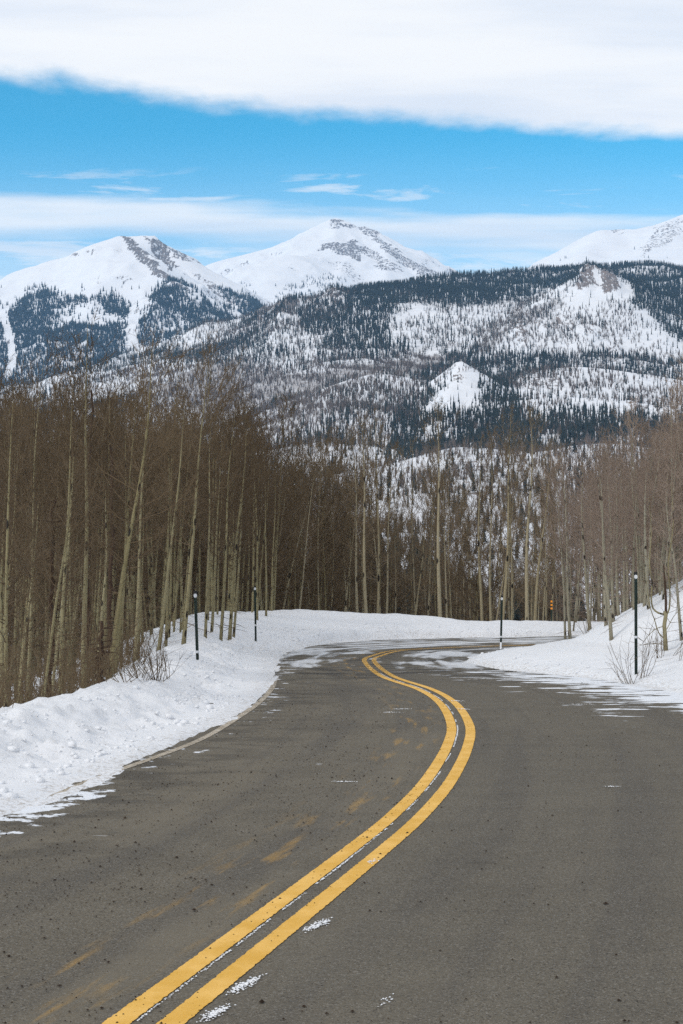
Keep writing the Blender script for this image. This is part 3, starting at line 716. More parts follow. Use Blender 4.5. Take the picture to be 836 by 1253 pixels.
MW = [np.where(d[ok] > .5, rs.uniform(.7, 1.1, ok.sum()), rs.uniform(.5, .85, ok.sum()))]
MX, MY, MZ = [X[ok]], [Y[ok]], [Z[ok]]; MH = [rs.gamma(9, 1.15, ok.sum()) * np.where(py[ok] < 372, 1.15, 1.0)]
# grey leafless groves of the middle hill
X2, Y2, Z2, px, py = cands(MID, 480000, rs)
jx, jy = jit(px, py, X2, Y2, 14)
d = 0.22 + 0.45 * smooth01((fbm(X2, Y2, 200, 4, 79) - .42) / .2)
for poly, v in [([(300, 505), (250, 520), (110, 480), (120, 462), (220, 452), (300, 440), (360, 460), (520, 432), (560, 440), (520, 462), (420, 470), (340, 495)], 1.0), ([(590, 445), (620, 410), (690, 365), (640, 372), (590, 400), (560, 440)], .8), ([(640, 430), (836, 430), (836, 455), (640, 448)], .5),
                ([(425, 380), (440, 350), (520, 342), (640, 332), (790, 316), (900, 330), (900, 460), (800, 420), (760, 372), (745, 356), (700, 352), (640, 368), (500, 362)], 0.0), ([(685, 378), (712, 345), (728, 335), (750, 340), (775, 368), (740, 374)], 0.0), ([(470, 395), (505, 372), (520, 380), (490, 402)], 0.03)]:
    d = np.where(inside(jx, jy, poly), v, d)
ok = rs.rand(len(X2)) < d * 0.8
BX, BY, BZ = [X2[ok]], [Y2[ok]], [Z2[ok]]
# lower hill
X, Y, Z, px, py = cands(LOW, 300000, rs)
jx, jy = jit(px, py, X, Y, 14, 50)
n_ = fbm(X, Y * 0.6, 70, 5, 81)
d = 0.10 + 0.42 * smooth01((n_ - 0.42) / 0.2)
for poly, v in [([(590, 520), (582, 464), (610, 462), (630, 480), (650, 525)], 1.0), ([(500, 475), (535, 462), (548, 470), (528, 520), (480, 520)], 0.75),
                ([(640, 500), (640, 460), (700, 450), (850, 476), (850, 512), (780, 506)], 0.13), ([(525, 505), (535, 472), (560, 452), (584, 465), (588, 503), (560, 508)], 0.05),
                ([(480, 520), (600, 508), (700, 512), (850, 512), (850, 620), (480, 610)], 1.0), ([(300, 545), (300, 512), (360, 492), (430, 474), (410, 505), (350, 545)], 0.08), ([(380, 530), (420, 490), (470, 470), (500, 480), (480, 530)], .5)]:
    d = np.where(inside(jx, jy, poly), v * (1 if v < .6 else 0.5 + 1.3 * n_ if v > .95 else (0.5 + 0.8 * n_)), d)
ok = rs.rand(len(X)) < d * 0.42
MX.append(X[ok]); MY.append(Y[ok]); MZ.append(Z[ok]); MH.append(rs.gamma(8, .95, ok.sum())); MW.append(np.where(d[ok] > .5, rs.uniform(.85, 1.2, ok.sum()), rs.uniform(.55, .85, ok.sum())))
X2, Y2, Z2, px, py = cands(LOW, 240000, rs)
d = 0.06 + 0.3 * smooth01((fbm(X2, Y2, 120, 4, 83) - .42) / .2); jx, jy = jit(px, py, X2, Y2, 14, 50)
for poly, v in [([(300, 560), (290, 512), (360, 490), (440, 470), (520, 480), (500, 540)], .7), ([(525, 500), (535, 470), (560, 454), (582, 465), (588, 500), (560, 510)], 0.0), ([(560, 520), (836, 520), (836, 580), (500, 580)], .7)]:
    d = np.where(inside(jx, jy, poly), v, d)
ok = rs.rand(len(X2)) < d * 0.55
BX.append(X2[ok]); BY.append(Y2[ok]); BZ.append(Z2[ok])
# nearest knoll: the largest conifers stand as single trees
X, Y, Z, px, py = cands(KNOLL, 46000, rs)
n_ = fbm(X, Y * 0.7, 45, 5, 85)
d = 0.2 + 0.8 * smooth01((n_ - 0.42) / 0.18)
ok = rs.rand(len(X)) < d * 0.40
KX, KY, KZ, Kpx, Kpy = X[ok], Y[ok], Z[ok], px[ok], py[ok]
KH = rs.uniform(4.0, 10.5, len(KX))
X2, Y2, Z2, px2, py2 = cands(KNOLL, 70000, rs)
ok = rs.rand(len(X2)) < 0.16 + 0.4 * smooth01((fbm(X2, Y2, 50, 4, 87) - .42) / .2)
BX.append(X2[ok]); BY.append(Y2[ok]); BZ.append(Z2[ok])
vis = (Kpx > 300) & (Kpx < 836) & (Kpy > 540) & (Kpy < 705)
size = KH / KY * vis
single = np.argsort(-size)[:230]
rest = np.setdiff1d(np.arange(len(KX)), single)
MX.append(KX[rest]); MY.append(KY[rest]); MZ.append(KZ[rest]); MH.append(KH[rest]); MW.append(rs.uniform(.6, .95, len(rest)))
MX, MY, MZ, MH, MW = map(np.concatenate, (MX, MY, MZ, MH, MW))
o = obj('hill_forest', scatter_mesh('hill_forest', T_MID, MX, MY, MZ - .5, np.minimum(MH, 14.5), np.minimum(MH, 15) * MW, M_NEEDLE, rs))
tag(o, 'dark conifers scattered over the snowy hills in the middle distance', 'forest', kind='stuff')
BX, BY, BZ = map(np.concatenate, (BX, BY, BZ))
def brush_template(rs):
    V, F = [], []
    for k in range(7):
        a = rs.uniform(0, 6.28); r0 = rs.uniform(0, .08); r1 = rs.uniform(.06, .26); h0 = rs.uniform(0, .45); h1 = rs.uniform(.6, 1.0)
        w_ = rs.uniform(.018, .044); b0 = np.array([r0 * math.cos(a), r0 * math.sin(a), h0]); b1 = np.array([r1 * math.cos(a + .5), r1 * math.sin(a + .5), h1])
        n0 = len(V)
        for q in range(3):
            V.append(b0 + w_ * np.array([math.cos(q * 2.09), math.sin(q * 2.09), 0]))
        V.append(b1); F += [(n0, n0 + 1, n0 + 3), (n0 + 1, n0 + 2, n0 + 3), (n0 + 2, n0, n0 + 3)]
    return np.array(V, float), np.array(F, int)
T_BR = [brush_template(rs) for _ in range(6)]
BH = rs.uniform(5, 10, len(BX)) * np.where(BY < 1200, 0.8, 1.0)
o = obj('bare_forest', scatter_mesh('bare_forest', T_BR, BX, BY, BZ - .3, BH, BH * 1.0, M_SCRUB, rs))
tag(o, 'grey leafless groves spread over the snowy middle hills', 'forest', kind='stuff')

# single conifers: shared meshes
def conifer_proto(seed, sparse):
    r = np.random.RandomState(seed)
    TV, TF = conifer_template(r, 9, 11, 0.20, 0.62)
    # rough needle sprays break the outline
    V, F = [TV], [TF]; base = len(TV)
    n = 260
    z = r.uniform(0.08, 0.97, n); a = r.uniform(0, 6.28, n); rad = 0.20 * (1 - z) ** 0.8 * r.uniform(0.55, 1.12, n)
    ln = 0.055 * (1.15 - z); c = np.stack([rad * np.cos(a), rad * np.sin(a), z], 1)
    d_ = np.stack([np.cos(a), np.sin(a), -0.35 + 0 * a], 1); s_ = np.stack([-np.sin(a), np.cos(a), 0 * a], 1)
    tri = np.stack([c - s_ * ln[:, None] * .45, c + s_ * ln[:, None] * .45, c + d_ * ln[:, None] * 1.5], 1).reshape(-1, 3)
    V.append(tri); F.append(np.arange(n * 3).reshape(-1, 3) + base)
    return make_mesh('conifer', np.concatenate(V), np.concatenate(F), [M_NEEDLE], False)
CON = [conifer_proto(100 + i, 0) for i in range(8)]
def put_conifer(i, x, y, z, h, wd, label, group):
    o = bpy.data.objects.new('conifer', CON[i % len(CON)]); COL.objects.link(o)
    o.location = (x, y, z - 0.3); o.scale = (h * wd, h * wd, h); o.rotation_euler = (0, 0, (i * 2.4) % 6.28)
    tag(o, label, 'conifer', group)
for k, i in enumerate(single):
    put_conifer(k, KX[i], KY[i], KZ[i], KH[i], rs.uniform(.8, 1.15), 'small dark conifer dotted among others on the snowy knoll beyond the aspen trunks', 'conifers dotted over the snowy knoll')
# dark spruce thicket in the gully behind the aspens of the bend
k = 0
for i in range(64):
    px_ = rs.uniform(352, 720); D = rs.uniform(150, 200)
    x = (px_ - 418) / FPX * D; z = ground(x, D)
    top = np.interp(px_, [352, 372, 400, 440, 470, 520, 555, 590, 720], [632, 616, 612, 622, 634, 650, 668, 692, 700]) + abs(rs.normal(0, 14))
    h = P3(px_, top, D)[2] - z
    if k < 64:
        put_conifer(k + 3, x, D, z, h, rs.uniform(1.1, 1.7), 'dark spruce packed in the gully thicket behind the pale aspen trunks of the bend', 'spruces of the dark gully thicket'); k += 1

# ------------------------------------------------------------------ aspens
def bark_material(name, c0, c1, c2):
    m, nt, b = newmat(name, 0.8, 0.2)
    tc = nd(nt, 'ShaderNodeTexCoord').outputs['Object']
    rnd = nd(nt, 'ShaderNodeObjectInfo').outputs['Random']
    sp = nd(nt, 'ShaderNodeSeparateXYZ', {0: tc}).outputs[2]
    n = noise(nt, mapping(nt, tc, (2, 2, 0.6)), 1.5, 4)
    col = mix(nt, n, c0, c1)
    col = mix(nt, mth(nt, 'MULTIPLY', rnd, 0.6), col, c2)
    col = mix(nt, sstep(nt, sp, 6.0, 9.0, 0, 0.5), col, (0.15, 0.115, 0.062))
    scar = nd(nt, 'ShaderNodeTexVoronoi', {'Vector': mapping(nt, tc, (6, 6, 2.2)), 'Scale': 1.0}).outputs['Distance']
    col = mix(nt, sstep(nt, scar, 0.31, 0.19), col, (0.022, 0.018, 0.015))
    line = noise(nt, mapping(nt, tc, (3, 3, 22)), 1.0, 3, 0.6)
    col = mix(nt, sstep(nt, line, 0.62, 0.74, 0, 0.55), col, (0.05, 0.042, 0.03))
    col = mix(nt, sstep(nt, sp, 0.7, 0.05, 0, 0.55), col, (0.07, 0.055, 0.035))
    setin(nt, b, 'Base Color', col)
    bump(nt, b, mth(nt, 'SUBTRACT', line, sstep(nt, scar, 0.3, 0.1)), 0.4, 0.01)
    return m
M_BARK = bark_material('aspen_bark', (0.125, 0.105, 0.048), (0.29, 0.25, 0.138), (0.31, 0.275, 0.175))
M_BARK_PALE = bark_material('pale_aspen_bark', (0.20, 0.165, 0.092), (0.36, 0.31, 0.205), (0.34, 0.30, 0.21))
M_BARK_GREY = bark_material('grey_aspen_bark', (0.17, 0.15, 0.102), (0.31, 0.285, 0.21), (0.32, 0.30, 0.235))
def twig_material(name, c0, c1):
    m, nt, b = newmat(name, 0.85, 0.15)
    r_ = nd(nt, 'ShaderNodeObjectInfo').outputs['Random']; n_ = noise(nt, nd(nt, 'ShaderNodeTexCoord').outputs['Object'], 0.6, 3)
    setin(nt, b, 'Base Color', mix(nt, mth(nt, 'ADD', mth(nt, 'MULTIPLY', r_, .5), mth(nt, 'MULTIPLY', n_, .5)), c0, c1))
    return m
M_TWIG = twig_material('aspen_twigs', (0.058, 0.040, 0.025), (0.165, 0.120, 0.072))
M_TWIG_TAN = twig_material('tan_aspen_twigs', (0.11, 0.08, 0.052), (0.23, 0.175, 0.11))
M_TWIG_GREY = twig_material('grey_aspen_twigs', (0.18, 0.135, 0.105), (0.32, 0.25, 0.20))
M_DEAD, dnt, db = newmat('dead_bark', 0.9, 0.1)
setin(dnt, db, 'Base Color', mix(dnt, noise(dnt, mapping(dnt, nd(dnt, 'ShaderNodeTexCoord').outputs['Object'], (3, 3, 1)), 2.0, 4), (0.018, 0.014, 0.012), (0.10, 0.062, 0.042)))
M_CLUMP, cnt, cb = newmat('lodged_snow', 0.65, 0.2)
setin(cnt, cb, 'Base Color', mix(cnt, noise(cnt, nd(cnt, 'ShaderNodeTexCoord').outputs['Object'], 6.0, 3), (0.80, 0.82, 0.86), (0.86, 0.87, 0.89)))

def perp(d):
    a = np.where(abs(d[..., 2:3]) < 0.9, np.array([0, 0, 1.0]), np.array([1.0, 0, 0]))
    u = np.cross(d, a); u /= np.linalg.norm(u, axis=-1, keepdims=True)
    return u, np.cross(d, u)
def sticks(P0, P1, r0, r1, sides=3):
    n = len(P0); d = P1 - P0; d = d / np.maximum(np.linalg.norm(d, axis=1, keepdims=True), 1e-6)
    u, v = perp(d); V = np.zeros((n, 2 * sides, 3))
    for k in range(sides):
        a = 2 * math.pi * k / sides; o_ = u * math.cos(a) + v * math.sin(a)
        V[:, k] = P0 + o_ * np.reshape(r0, (-1, 1)); V[:, sides + k] = P1 + o_ * np.reshape(r1, (-1, 1))
    F = np.array([(k, (k + 1) % sides, sides + (k + 1) % sides, sides + k) for k in range(sides)])
    return V.reshape(-1, 3), (F[None] + (np.arange(n) * 2 * sides)[:, None, None]).reshape(-1, 4)
def tube(P, rad, sides):
    P = np.asarray(P, float); T = np.gradient(P, axis=0); T /= np.linalg.norm(T, axis=1)[:, None]
    u = np.cross(T, np.array([0.13, 0.97, 0.2])); u /= np.linalg.norm(u, axis=1)[:, None]; v = np.cross(T, u)
    V = []
    for k in range(sides):
        a = 2 * math.pi * k / sides
        V.append(P + (u * math.cos(a) + v * math.sin(a)) * np.asarray(rad)[:, None])
    V = np.stack(V, 1).reshape(-1, 3); n = len(P); F = []
    for i in range(n - 1):
        for k in range(sides):
            F.append((i * sides + k, i * sides + (k + 1) % sides, (i + 1) * sides + (k + 1) % sides, (i + 1) * sides + k))
    return V, np.array(F)
def merge(parts):
    Vs, Fs, b0 = [], [], 0
    for V, F in parts:
        Vs.append(V); Fs.append(F + b0); b0 += len(V)
    return np.concatenate(Vs), np.concatenate(Fs)

def aspen(seed, H=12.0, r0=0.085, start=0.33, nb=42, spread=1.0, light=False, dead_low=8, fork=False, tw=1.0):
    """trunk arrays and crown (limb + twig) arrays of a leafless aspen of height H"""
    r = np.random.RandomState(seed)
    n = 22; t = np.linspace(0, 1, n)
    ph = r.uniform(0, 6.28, 4); am = r.uniform(0.05, 0.16, 2)
    cx = am[0] * np.sin(t * 3.2 + ph[0]) * t + 0.05 * np.sin(t * 9 + ph[1]) * t
    cy = am[1] * np.sin(t * 3.5 + ph[2]) * t + 0.05 * np.sin(t * 8 + ph[3]) * t
    C = np.stack([cx, cy, t * H], 1)
    rad = r0 * (1 - t) ** 0.95 * 0.94 + 0.004 + 0.25 * r0 * np.exp(-t * 40)
    trunk = [tube(C, rad, 5 if light else 9)]
    tb_ = np.concatenate([start + (0.985 - start) * r.rand(nb) ** 0.85, r.uniform(0.07, start, dead_low)])
    nb_ = len(tb_); dead = np.arange(nb_) >= nb
    az_ = np.arange(nb_) * 2.4 + r.uniform(-.6, .6, nb_)
    rel = (tb_ - start) / (1 - start)
    L = H * 0.155 * spread * np.where(dead, 0.55 * r.uniform(.2, 1, nb_), np.clip(0.55 + 1.2 * rel * (1 - rel) * 1.6 - 0.75 * np.maximum(rel - .55, 0), 0.16, 1.1) * r.uniform(.55, 1.15, nb_))
    el_ = np.where(dead, r.uniform(-.35, .35, nb_), R(18) + R(38) * np.clip(rel, 0, 1) + r.uniform(-.2, .25, nb_))
    B0 = np.stack([np.interp(tb_, t, C[:, k]) for k in range(3)], 1)
    br = np.interp(tb_, t, rad)
    K = 4; pts = np.zeros((nb_, K + 1, 3)); pts[:, 0] = B0
    for k in range(K):
        e = el_ + 0.16 * k * (~dead) + r.uniform(-.14, .14, nb_); a = az_ + r.uniform(-.22, .22, nb_)
        pts[:, k + 1] = pts[:, k] + (L / K)[:, None] * np.stack([np.cos(e) * np.cos(a), np.cos(e) * np.sin(a), np.sin(e)], 1)
    rb = np.minimum(br * 0.42, 0.006 + 0.010 * L) * (0.9 if not light else 1.0)
    crown = []
    for k in range(K):
        crown.append(sticks(pts[:, k], pts[:, k + 1], rb * (1 - k / K * .72), rb * (1 - (k + 1) / K * .72), 3))
    live = np.where(~dead)[0]
    nt_ = 5 if light else 6
    idx = np.repeat(live, nt_); f = r.uniform(0.22, 1.0, len(idx)) * K
    i0 = np.minimum(f.astype(int), K - 1); fr = (f - i0)[:, None]
    Q0 = pts[idx, i0] * (1 - fr) + pts[idx, i0 + 1] * fr
    bd = pts[idx, i0 + 1] - pts[idx, i0]; bd /= np.linalg.norm(bd, axis=1)[:, None]
    dirn = bd + r.normal(0, .55, bd.shape) + np.array([0, 0, .25]); dirn /= np.linalg.norm(dirn, axis=1)[:, None]
    tl = (L[idx] * r.uniform(.22, .5, len(idx)))[:, None]
    mid_ = Q0 + dirn * tl * .5; d2 = dirn + r.normal(0, .25, dirn.shape) + np.array([0, 0, .2]); d2 /= np.linalg.norm(d2, axis=1)[:, None]
    Q1 = mid_ + d2 * tl * .5
    rt = 0.0052 * tw
    crown.append(sticks(Q0, mid_, np.full(len(idx), rt), np.full(len(idx), rt * .8), 3))
    crown.append(sticks(mid_, Q1, np.full(len(idx), rt * .8), np.full(len(idx), rt * .5), 3))
    m = 3 if not light else 2
    j = np.repeat(np.arange(len(idx)), m); g = r.uniform(.1, 1, len(j))[:, None]
    S0 = np.where(g < .5, Q0[j] + (mid_[j] - Q0[j]) * g * 2, mid_[j] + (Q1[j] - mid_[j]) * (g * 2 - 1))
    d3 = d2[j] + r.normal(0, .6, (len(j), 3)) + np.array([0, 0, .15]); d3 /= np.linalg.norm(d3, axis=1)[:, None]
    S1 = S0 + d3 * (tl[j] * r.uniform(.3, .65, (len(j), 1)))
    crown.append(sticks(S0, S1, np.full(len(j), rt * .72), np.full(len(j), rt * .4), 3))
    return merge(trunk), merge(crown)

PROTO = []
specs = [dict(H=8.2, r0=.075, start=.34, nb=50, spread=1.25), dict(H=8.4, r0=.07, start=.40, nb=46, spread=1.15), dict(H=8, r0=.065, start=.26, nb=54, spread=1.35),
         dict(H=7.5, r0=.06, start=.22, nb=54, spread=1.45), dict(H=8.2, r0=.08, start=.30, nb=54, spread=1.35), dict(H=7, r0=.05, start=.20, nb=50, spread=1.4),
         dict(H=8.2, r0=.07, start=.44, nb=42, spread=1.05), dict(H=7.6, r0=.06, start=.30, nb=50, spread=1.3), dict(H=6.6, r0=.045, start=.16, nb=52, spread=1.5), dict(H=8.4, r0=.068, start=.36, nb=48, spread=1.2)]
SLIM = [dict(H=8.4, r0=.065, start=.44, nb=36, spread=1.1, tw=.85), dict(H=8.4, r0=.06, start=.38, nb=38, spread=1.05, tw=.8), dict(H=8.2, r0=.075, start=.42, nb=40, spread=1.05, tw=.85), dict(H=8.4, r0=.07, start=.46, nb=34, spread=1.0, tw=.8)]
for pale in (False, True):                        # the right slope's young stand is greyer
    for i, s in enumerate(specs):
        (tv, tf), (cv, cf) = aspen(300 + i + 40 * pale, dead_low=14, **s)
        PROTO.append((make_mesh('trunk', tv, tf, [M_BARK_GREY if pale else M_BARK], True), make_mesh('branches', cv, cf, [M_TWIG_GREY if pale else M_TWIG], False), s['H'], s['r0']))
for i, s in enumerate(SLIM):                       # open-grown trees of the bend: few, thin limbs
    (tv, tf), (cv, cf) = aspen(400 + i, dead_low=8, **s)
    PROTO.append((make_mesh('trunk', tv, tf, [M_BARK_PALE], True), make_mesh('branches', cv, cf, [M_TWIG_TAN], False), s['H'], s['r0']))

def put_aspen(i, base, top, label, group=None, rot=None, rwid=None, name='aspen_tree'):
    """copy prototype i so that its foot is at base and its tip at top"""
    tr, br, H, r0 = PROTO[i]
    b_, t_ = Vector(base), Vector(top); v = t_ - b_; h = v.length
    e = empty(name, b_); q = Vector((0, 0, 1)).rotation_difference(v)
    e.rotation_mode = 'QUATERNION'; e.rotation_quaternion = q @ Quaternion((0, 0, 1), rot if rot is not None else i * 1.9)
    s = h / H; sx = s if rwid is None else rwid / r0
    e.scale = (s, s, s)
    o = obj('trunk', tr, e)
    if rwid is not None: o.scale = (sx / s, sx / s, 1)
    obj('branches', br, e)
    tag(e, label, 'tree', group)
    return e

def foot(px, py, D, px2, py2, lift=0.0):
    """foot on the ground of a stem seen through (px, py) and (px2, py2) at distance D"""
    a, b_ = np.array(P3(px, py, D)), np.array(P3(px2, py2, D)); d_ = b_ - a
    for k in range(8):
        g = ground(a[0], D); a = a + d_ * ((g - a[2]) / d_[2])
    return a - np.array([0, 0, .15]), b_

# stems one can tell apart: (px, py low on the stem, px, py of its tip, distance, prototype, radius, label)
NAMED = [
 (8, 865, 12, 470, 20.5, 3, .05, 'slim pale aspen at the left edge of the photo with a forked top'),
 (50, 856, 96, 560, 22, 8, .045, 'thin aspen leaning right, second from the left edge above the snowbank'),
 (35, 825, 52, 440, 27, 2, .06, 'tall grey aspen behind the two leftmost stems, its tip against the blue forest'),
 (103, 844, 103, 398, 27, 0, .085, 'tallest straight aspen at left, its tip rising highest against the dark far forest'),
 (118, 840, 136, 600, 26, 7, .06, 'short olive aspen stem standing left of the strongly leaning trunk'),
 (132, 836, 189, 415, 26, 4, .085, 'tall olive aspen leaning strongly right, crossing its neighbours above the left snowbank'),
 (165, 817, 178, 470, 31, 1, .065, 'upright aspen just right of the strongly leaning olive trunk'),
 (193, 798, 232, 490, 33, 9, .07, 'aspen leaning right, rooted at the snowbank halfway to the left roadside pole'),
 (224, 790, 256, 440, 34, 4, .08, 'thick olive aspen leaning right close behind the left roadside pole'),
 (206, 792, 215, 520, 38, 6, .055, 'narrow upright aspen just left of the thick trunk behind the left pole'),
 (251, 785, 262, 500, 37, 1, .06, 'straight aspen standing just right of the left roadside pole'),
 (258, 783, 276, 505, 39, 0, .065, 'aspen leaning slightly, second stem right of the left roadside pole'),
 (270, 781, 289, 490, 38, 4, .07, 'aspen rooted in the snow gap between the two left poles, slanting right'),
 (281, 777, 300, 500, 40, 2, .08, 'sturdy double-stemmed aspen standing on the snowbank beside the far left pole'),
 (286, 772, 306, 520, 41, 7, .06, 'companion stem hugging the sturdy aspen beside the far left pole'),
 (332, 745, 354, 530, 66, 1, .085, 'aspen right of the far left pole with orange peeled bark low down'),
 (348, 744, 386, 570, 68, 9, .08, 'slanting aspen behind the snow mound crossing its straight neighbours'),
 (366, 745, 391, 545, 67, 6, .07, 'aspen leaning right over the top of the snow mound'),
 (391, 745, 392, 540, 70, 2, .07, 'slim upright aspen over the highest part of the snow mound'),
 (405, 746, 408, 575, 72, 6, .06, 'thin aspen in front of the dark spruce thicket at its left end'),
 (423, 746, 419, 585, 73, 3, .06, 'thin aspen mid-thicket, slightly bent to the left'),
 (438, 747, 430, 530, 68, 0, .10, 'thick pale aspen left of the twin trunks in the middle of the bend'),
 (449, 749, 442, 512, 66, 4, .115, 'thickest pale aspen of the centre-left pair behind the bend'),
 (461, 750, 464, 505, 68, 1, .095, 'straight aspen right beside the thickest centre-left trunk'),
 (473, 752, 483, 545, 69, 6, .085, 'aspen leaning right, left of the open gap in the trunks'),
 (484, 752, 484, 600, 74, 7, .06, 'short slim aspen in the gap between the centre trunks'),
 (508, 756, 505, 540, 74, 9, .07, 'upright aspen standing alone left of the stout speckled trunk'),
 (523, 758, 534, 590, 71, 8, .065, 'thin slanting aspen leaning towards the stout speckled trunk'),
 (539, 757, 535, 495, 66, 4, .125, 'stout speckled aspen, the thickest trunk in the middle of the photo'),
 (553, 760, 548, 560, 78, 6, .06, 'slim aspen just right of the stout speckled centre trunk'),
 (590, 760, 586, 535, 68, 1, .095, 'straight aspen left of the far pole that stands at the bank nose'),
 (601, 762, 600, 530, 70, 0, .085, 'aspen close left of the far pole at the bank nose'),
 (614, 762, 630, 500, 67, 9, .10, 'tall aspen rising behind the far pole at the bank nose, leaning right'),
 (624, 763, 622, 600, 74, 7, .06, 'slim shadowed aspen just right of the far pole'),
 (645, 763, 648, 500, 66, 4, .115, 'thick olive aspen midway between far pole and orange reflector post'),
 (655, 763, 672, 540, 67, 1, .095, 'aspen leaning right beside the thick olive trunk, left of the orange reflectors'),
 (668, 764, 674, 600, 72, 6, .06, 'dim slim aspen right behind the orange reflector post'),
 (697, 762, 688, 540, 50, 2, .065, 'pale grey aspen where the right snow slope begins'),
 (691, 763, 682, 560, 52, 9, .05, 'thin grey aspen leaning left at the foot of the right slope'),
 (722, 763, 707, 560, 38, 7, .055, 'grey aspen leaning left on the right snow slope, first of its clump'),
 (749, 786, 733, 570, 33, 3, .05, 'lowest grey aspen of the slope clump, leaning left, rooted in the snow'),
 (743, 778, 729, 540, 35, 2, .05, 'grey aspen behind the lowest slope stem, leaning left'),
 (752, 779, 741, 550, 35, 7, .045, 'middle stem of the grey clump left of the near right pole'),
 (758, 774, 752, 560, 36, 9, .045, 'straight grey stem at the right of the clump left of the near right pole'),
 (764, 755, 760, 560, 40, 5, .045, 'slim aspen higher up the slope, left of the near right pole'),
 (768, 748, 768, 560, 42, 8, .045, 'small aspen high on the slope just left of the near right pole'),
 (796, 768, 784, 560, 34, 1, .05, 'tan aspen right of the near right pole, leaning slightly left'),
 (809, 748, 800, 560, 38, 8, .045, 'small aspen higher on the slope right of the near right pole'),
 (834, 775, 818, 590, 31, 5, .04, 'thin crooked aspen at the right edge of the photo'),
 (882, 810, 872, 390, 27.5, 4, .07, 'aspen just outside the right edge whose bare branches reach into the photo'),
]
TREES = {}
for px, py, px2, py2, D, pi, rw, lab in NAMED:
    a, b_ = foot(px, py, D, px2, py2)
    TREES[lab] = put_aspen((pi + 10 if 680 < px < 900 else 20 + pi % 4 if 325 < px < 680 else pi), a, b_, lab, rwid=rw * (.70 if px < 320 else .95), rot=px * 0.7)

rt_ = random.Random(21)
def crown(x, y, z, tops, r):
    """tree height that carries its tip up to the wood's uneven crown line"""
    px = 418 + FPX * x / y; t = np.interp(px, tops[0], tops[1]) + r.gauss(0, tops[2])
    return min(max(P3(px, t, y)[2] - z, 3.5 + 2 * r.random()), 17.5)
TOP_L = ([-60, 60, 200, 280, 345, 420, 560], [520, 520, 526, 540, 575, 600, 610], 36)
TOP_C = ([330, 500, 600, 700], [585, 580, 570, 575], 32)
TOP_R = ([680, 740, 800, 840, 940], [585, 570, 562, 548, 520], 24)
def fill(n, area, tops, label, group, protos, dense_ok=None, mind=0.9, lean=0.05):
    pts = []; tries = 0
    while len(pts) < n and tries < n * 60:
        tries += 1
        x, y = area(rt_)
        d_, on, und = side(x, y)
        if not on: continue
        if any((x - a) ** 2 + (y - b_) ** 2 < mind * mind for a, b_ in pts): continue
        pts.append((x, y))
        z = ground(x, y) - .2; h = crown(x, y, z, tops, rt_)
        put_aspen(rt_.choice(protos), (x, y, z), (x + h * rt_.gauss(0.03, lean), y + h * rt_.gauss(0, lean), z + h), label, group, rot=rt_.uniform(0, 6.28), rwid=rt_.uniform(.026, .05) * (1 if y < 60 else 1.6))
def side(x, y, lo=2.6, want='left'):
    X, Y = np.array([float(x)]), np.array([float(y)])
    dl = nearest(X, Y, LEFT)[0][0]; dr = nearest(X, Y, RIGHT)[0][0]; i = inside(X, Y, ROADPOLY)[0]
    ok = (not i) and ((dl < dr and dl > lo) if want == 'left' else (dr < dl and dr > 4.0))
    return dl, ok, min(dl, dr)

def area_left(r):
    D = 25 + 42 * r.random() ** 0.9; px = r.uniform(-60, 330)
    return (px - 418) / FPX * D, D
def area_back_left(r):
    D = r.uniform(56, 95); px = r.uniform(-40, 345)
    return (px - 418) / FPX * D, D
def area_mid(r):
    D = r.uniform(74, 118); px = 325 + 260 * r.random() ** 1.5
    return (px - 418) / FPX * D, D
TOP_S = ([300, 345, 400, 470], [535, 562, 588, 610], 26)
def area_step(r):
    D = r.uniform(64, 92); px = 318 + 130 * r.random() ** 1.3
    return (px - 418) / FPX * D, D
def area_centre(r):
    D = r.uniform(68, 112); px = r.uniform(330, 700)
    return (px - 418) / FPX * D, D
fill(74, area_left, TOP_L, 'bare aspen crowded in the brown thicket left of the road', 'aspens of the left thicket', [0, 1, 2, 3, 6, 7, 9], mind=0.75, lean=.06)
fill(34, area_back_left, TOP_L, 'bare aspen deep in the brown thicket beyond the left bank', 'aspens deep behind the left bank', [0, 1, 2, 4, 9], mind=1.2)
fill(36, area_centre, TOP_C, 'bare aspen in the broken row beyond the far snowbank of the bend', 'aspens beyond the far bank', [20, 21, 22, 23], mind=1.4)
fill(22, area_mid, TOP_L, 'brown bushy aspen at the back of the bend, ahead of the dark spruce thicket', 'bushy aspens at the back of the bend', [2, 3, 7, 9], mind=1.2)
fill(18, area_step, TOP_S, 'brown aspen stepping down from the left grove towards the middle of the bend', 'aspens stepping down to the bend', [0, 1, 2, 7, 9], mind=1.1)
_side = side
def side(x, y): return _side(x, y, want='right')
def area_right(r):
    D = r.uniform(34, 62); px = 690 + 260 * r.random()
    return (px - 418) / FPX * D, D
fill(64, area_right, TOP_R, 'thin bare aspen crowded on the snow slope right of the road', 'aspens of the right slope', [12, 13, 15, 17, 18, 19], mind=0.55, lean=.05)

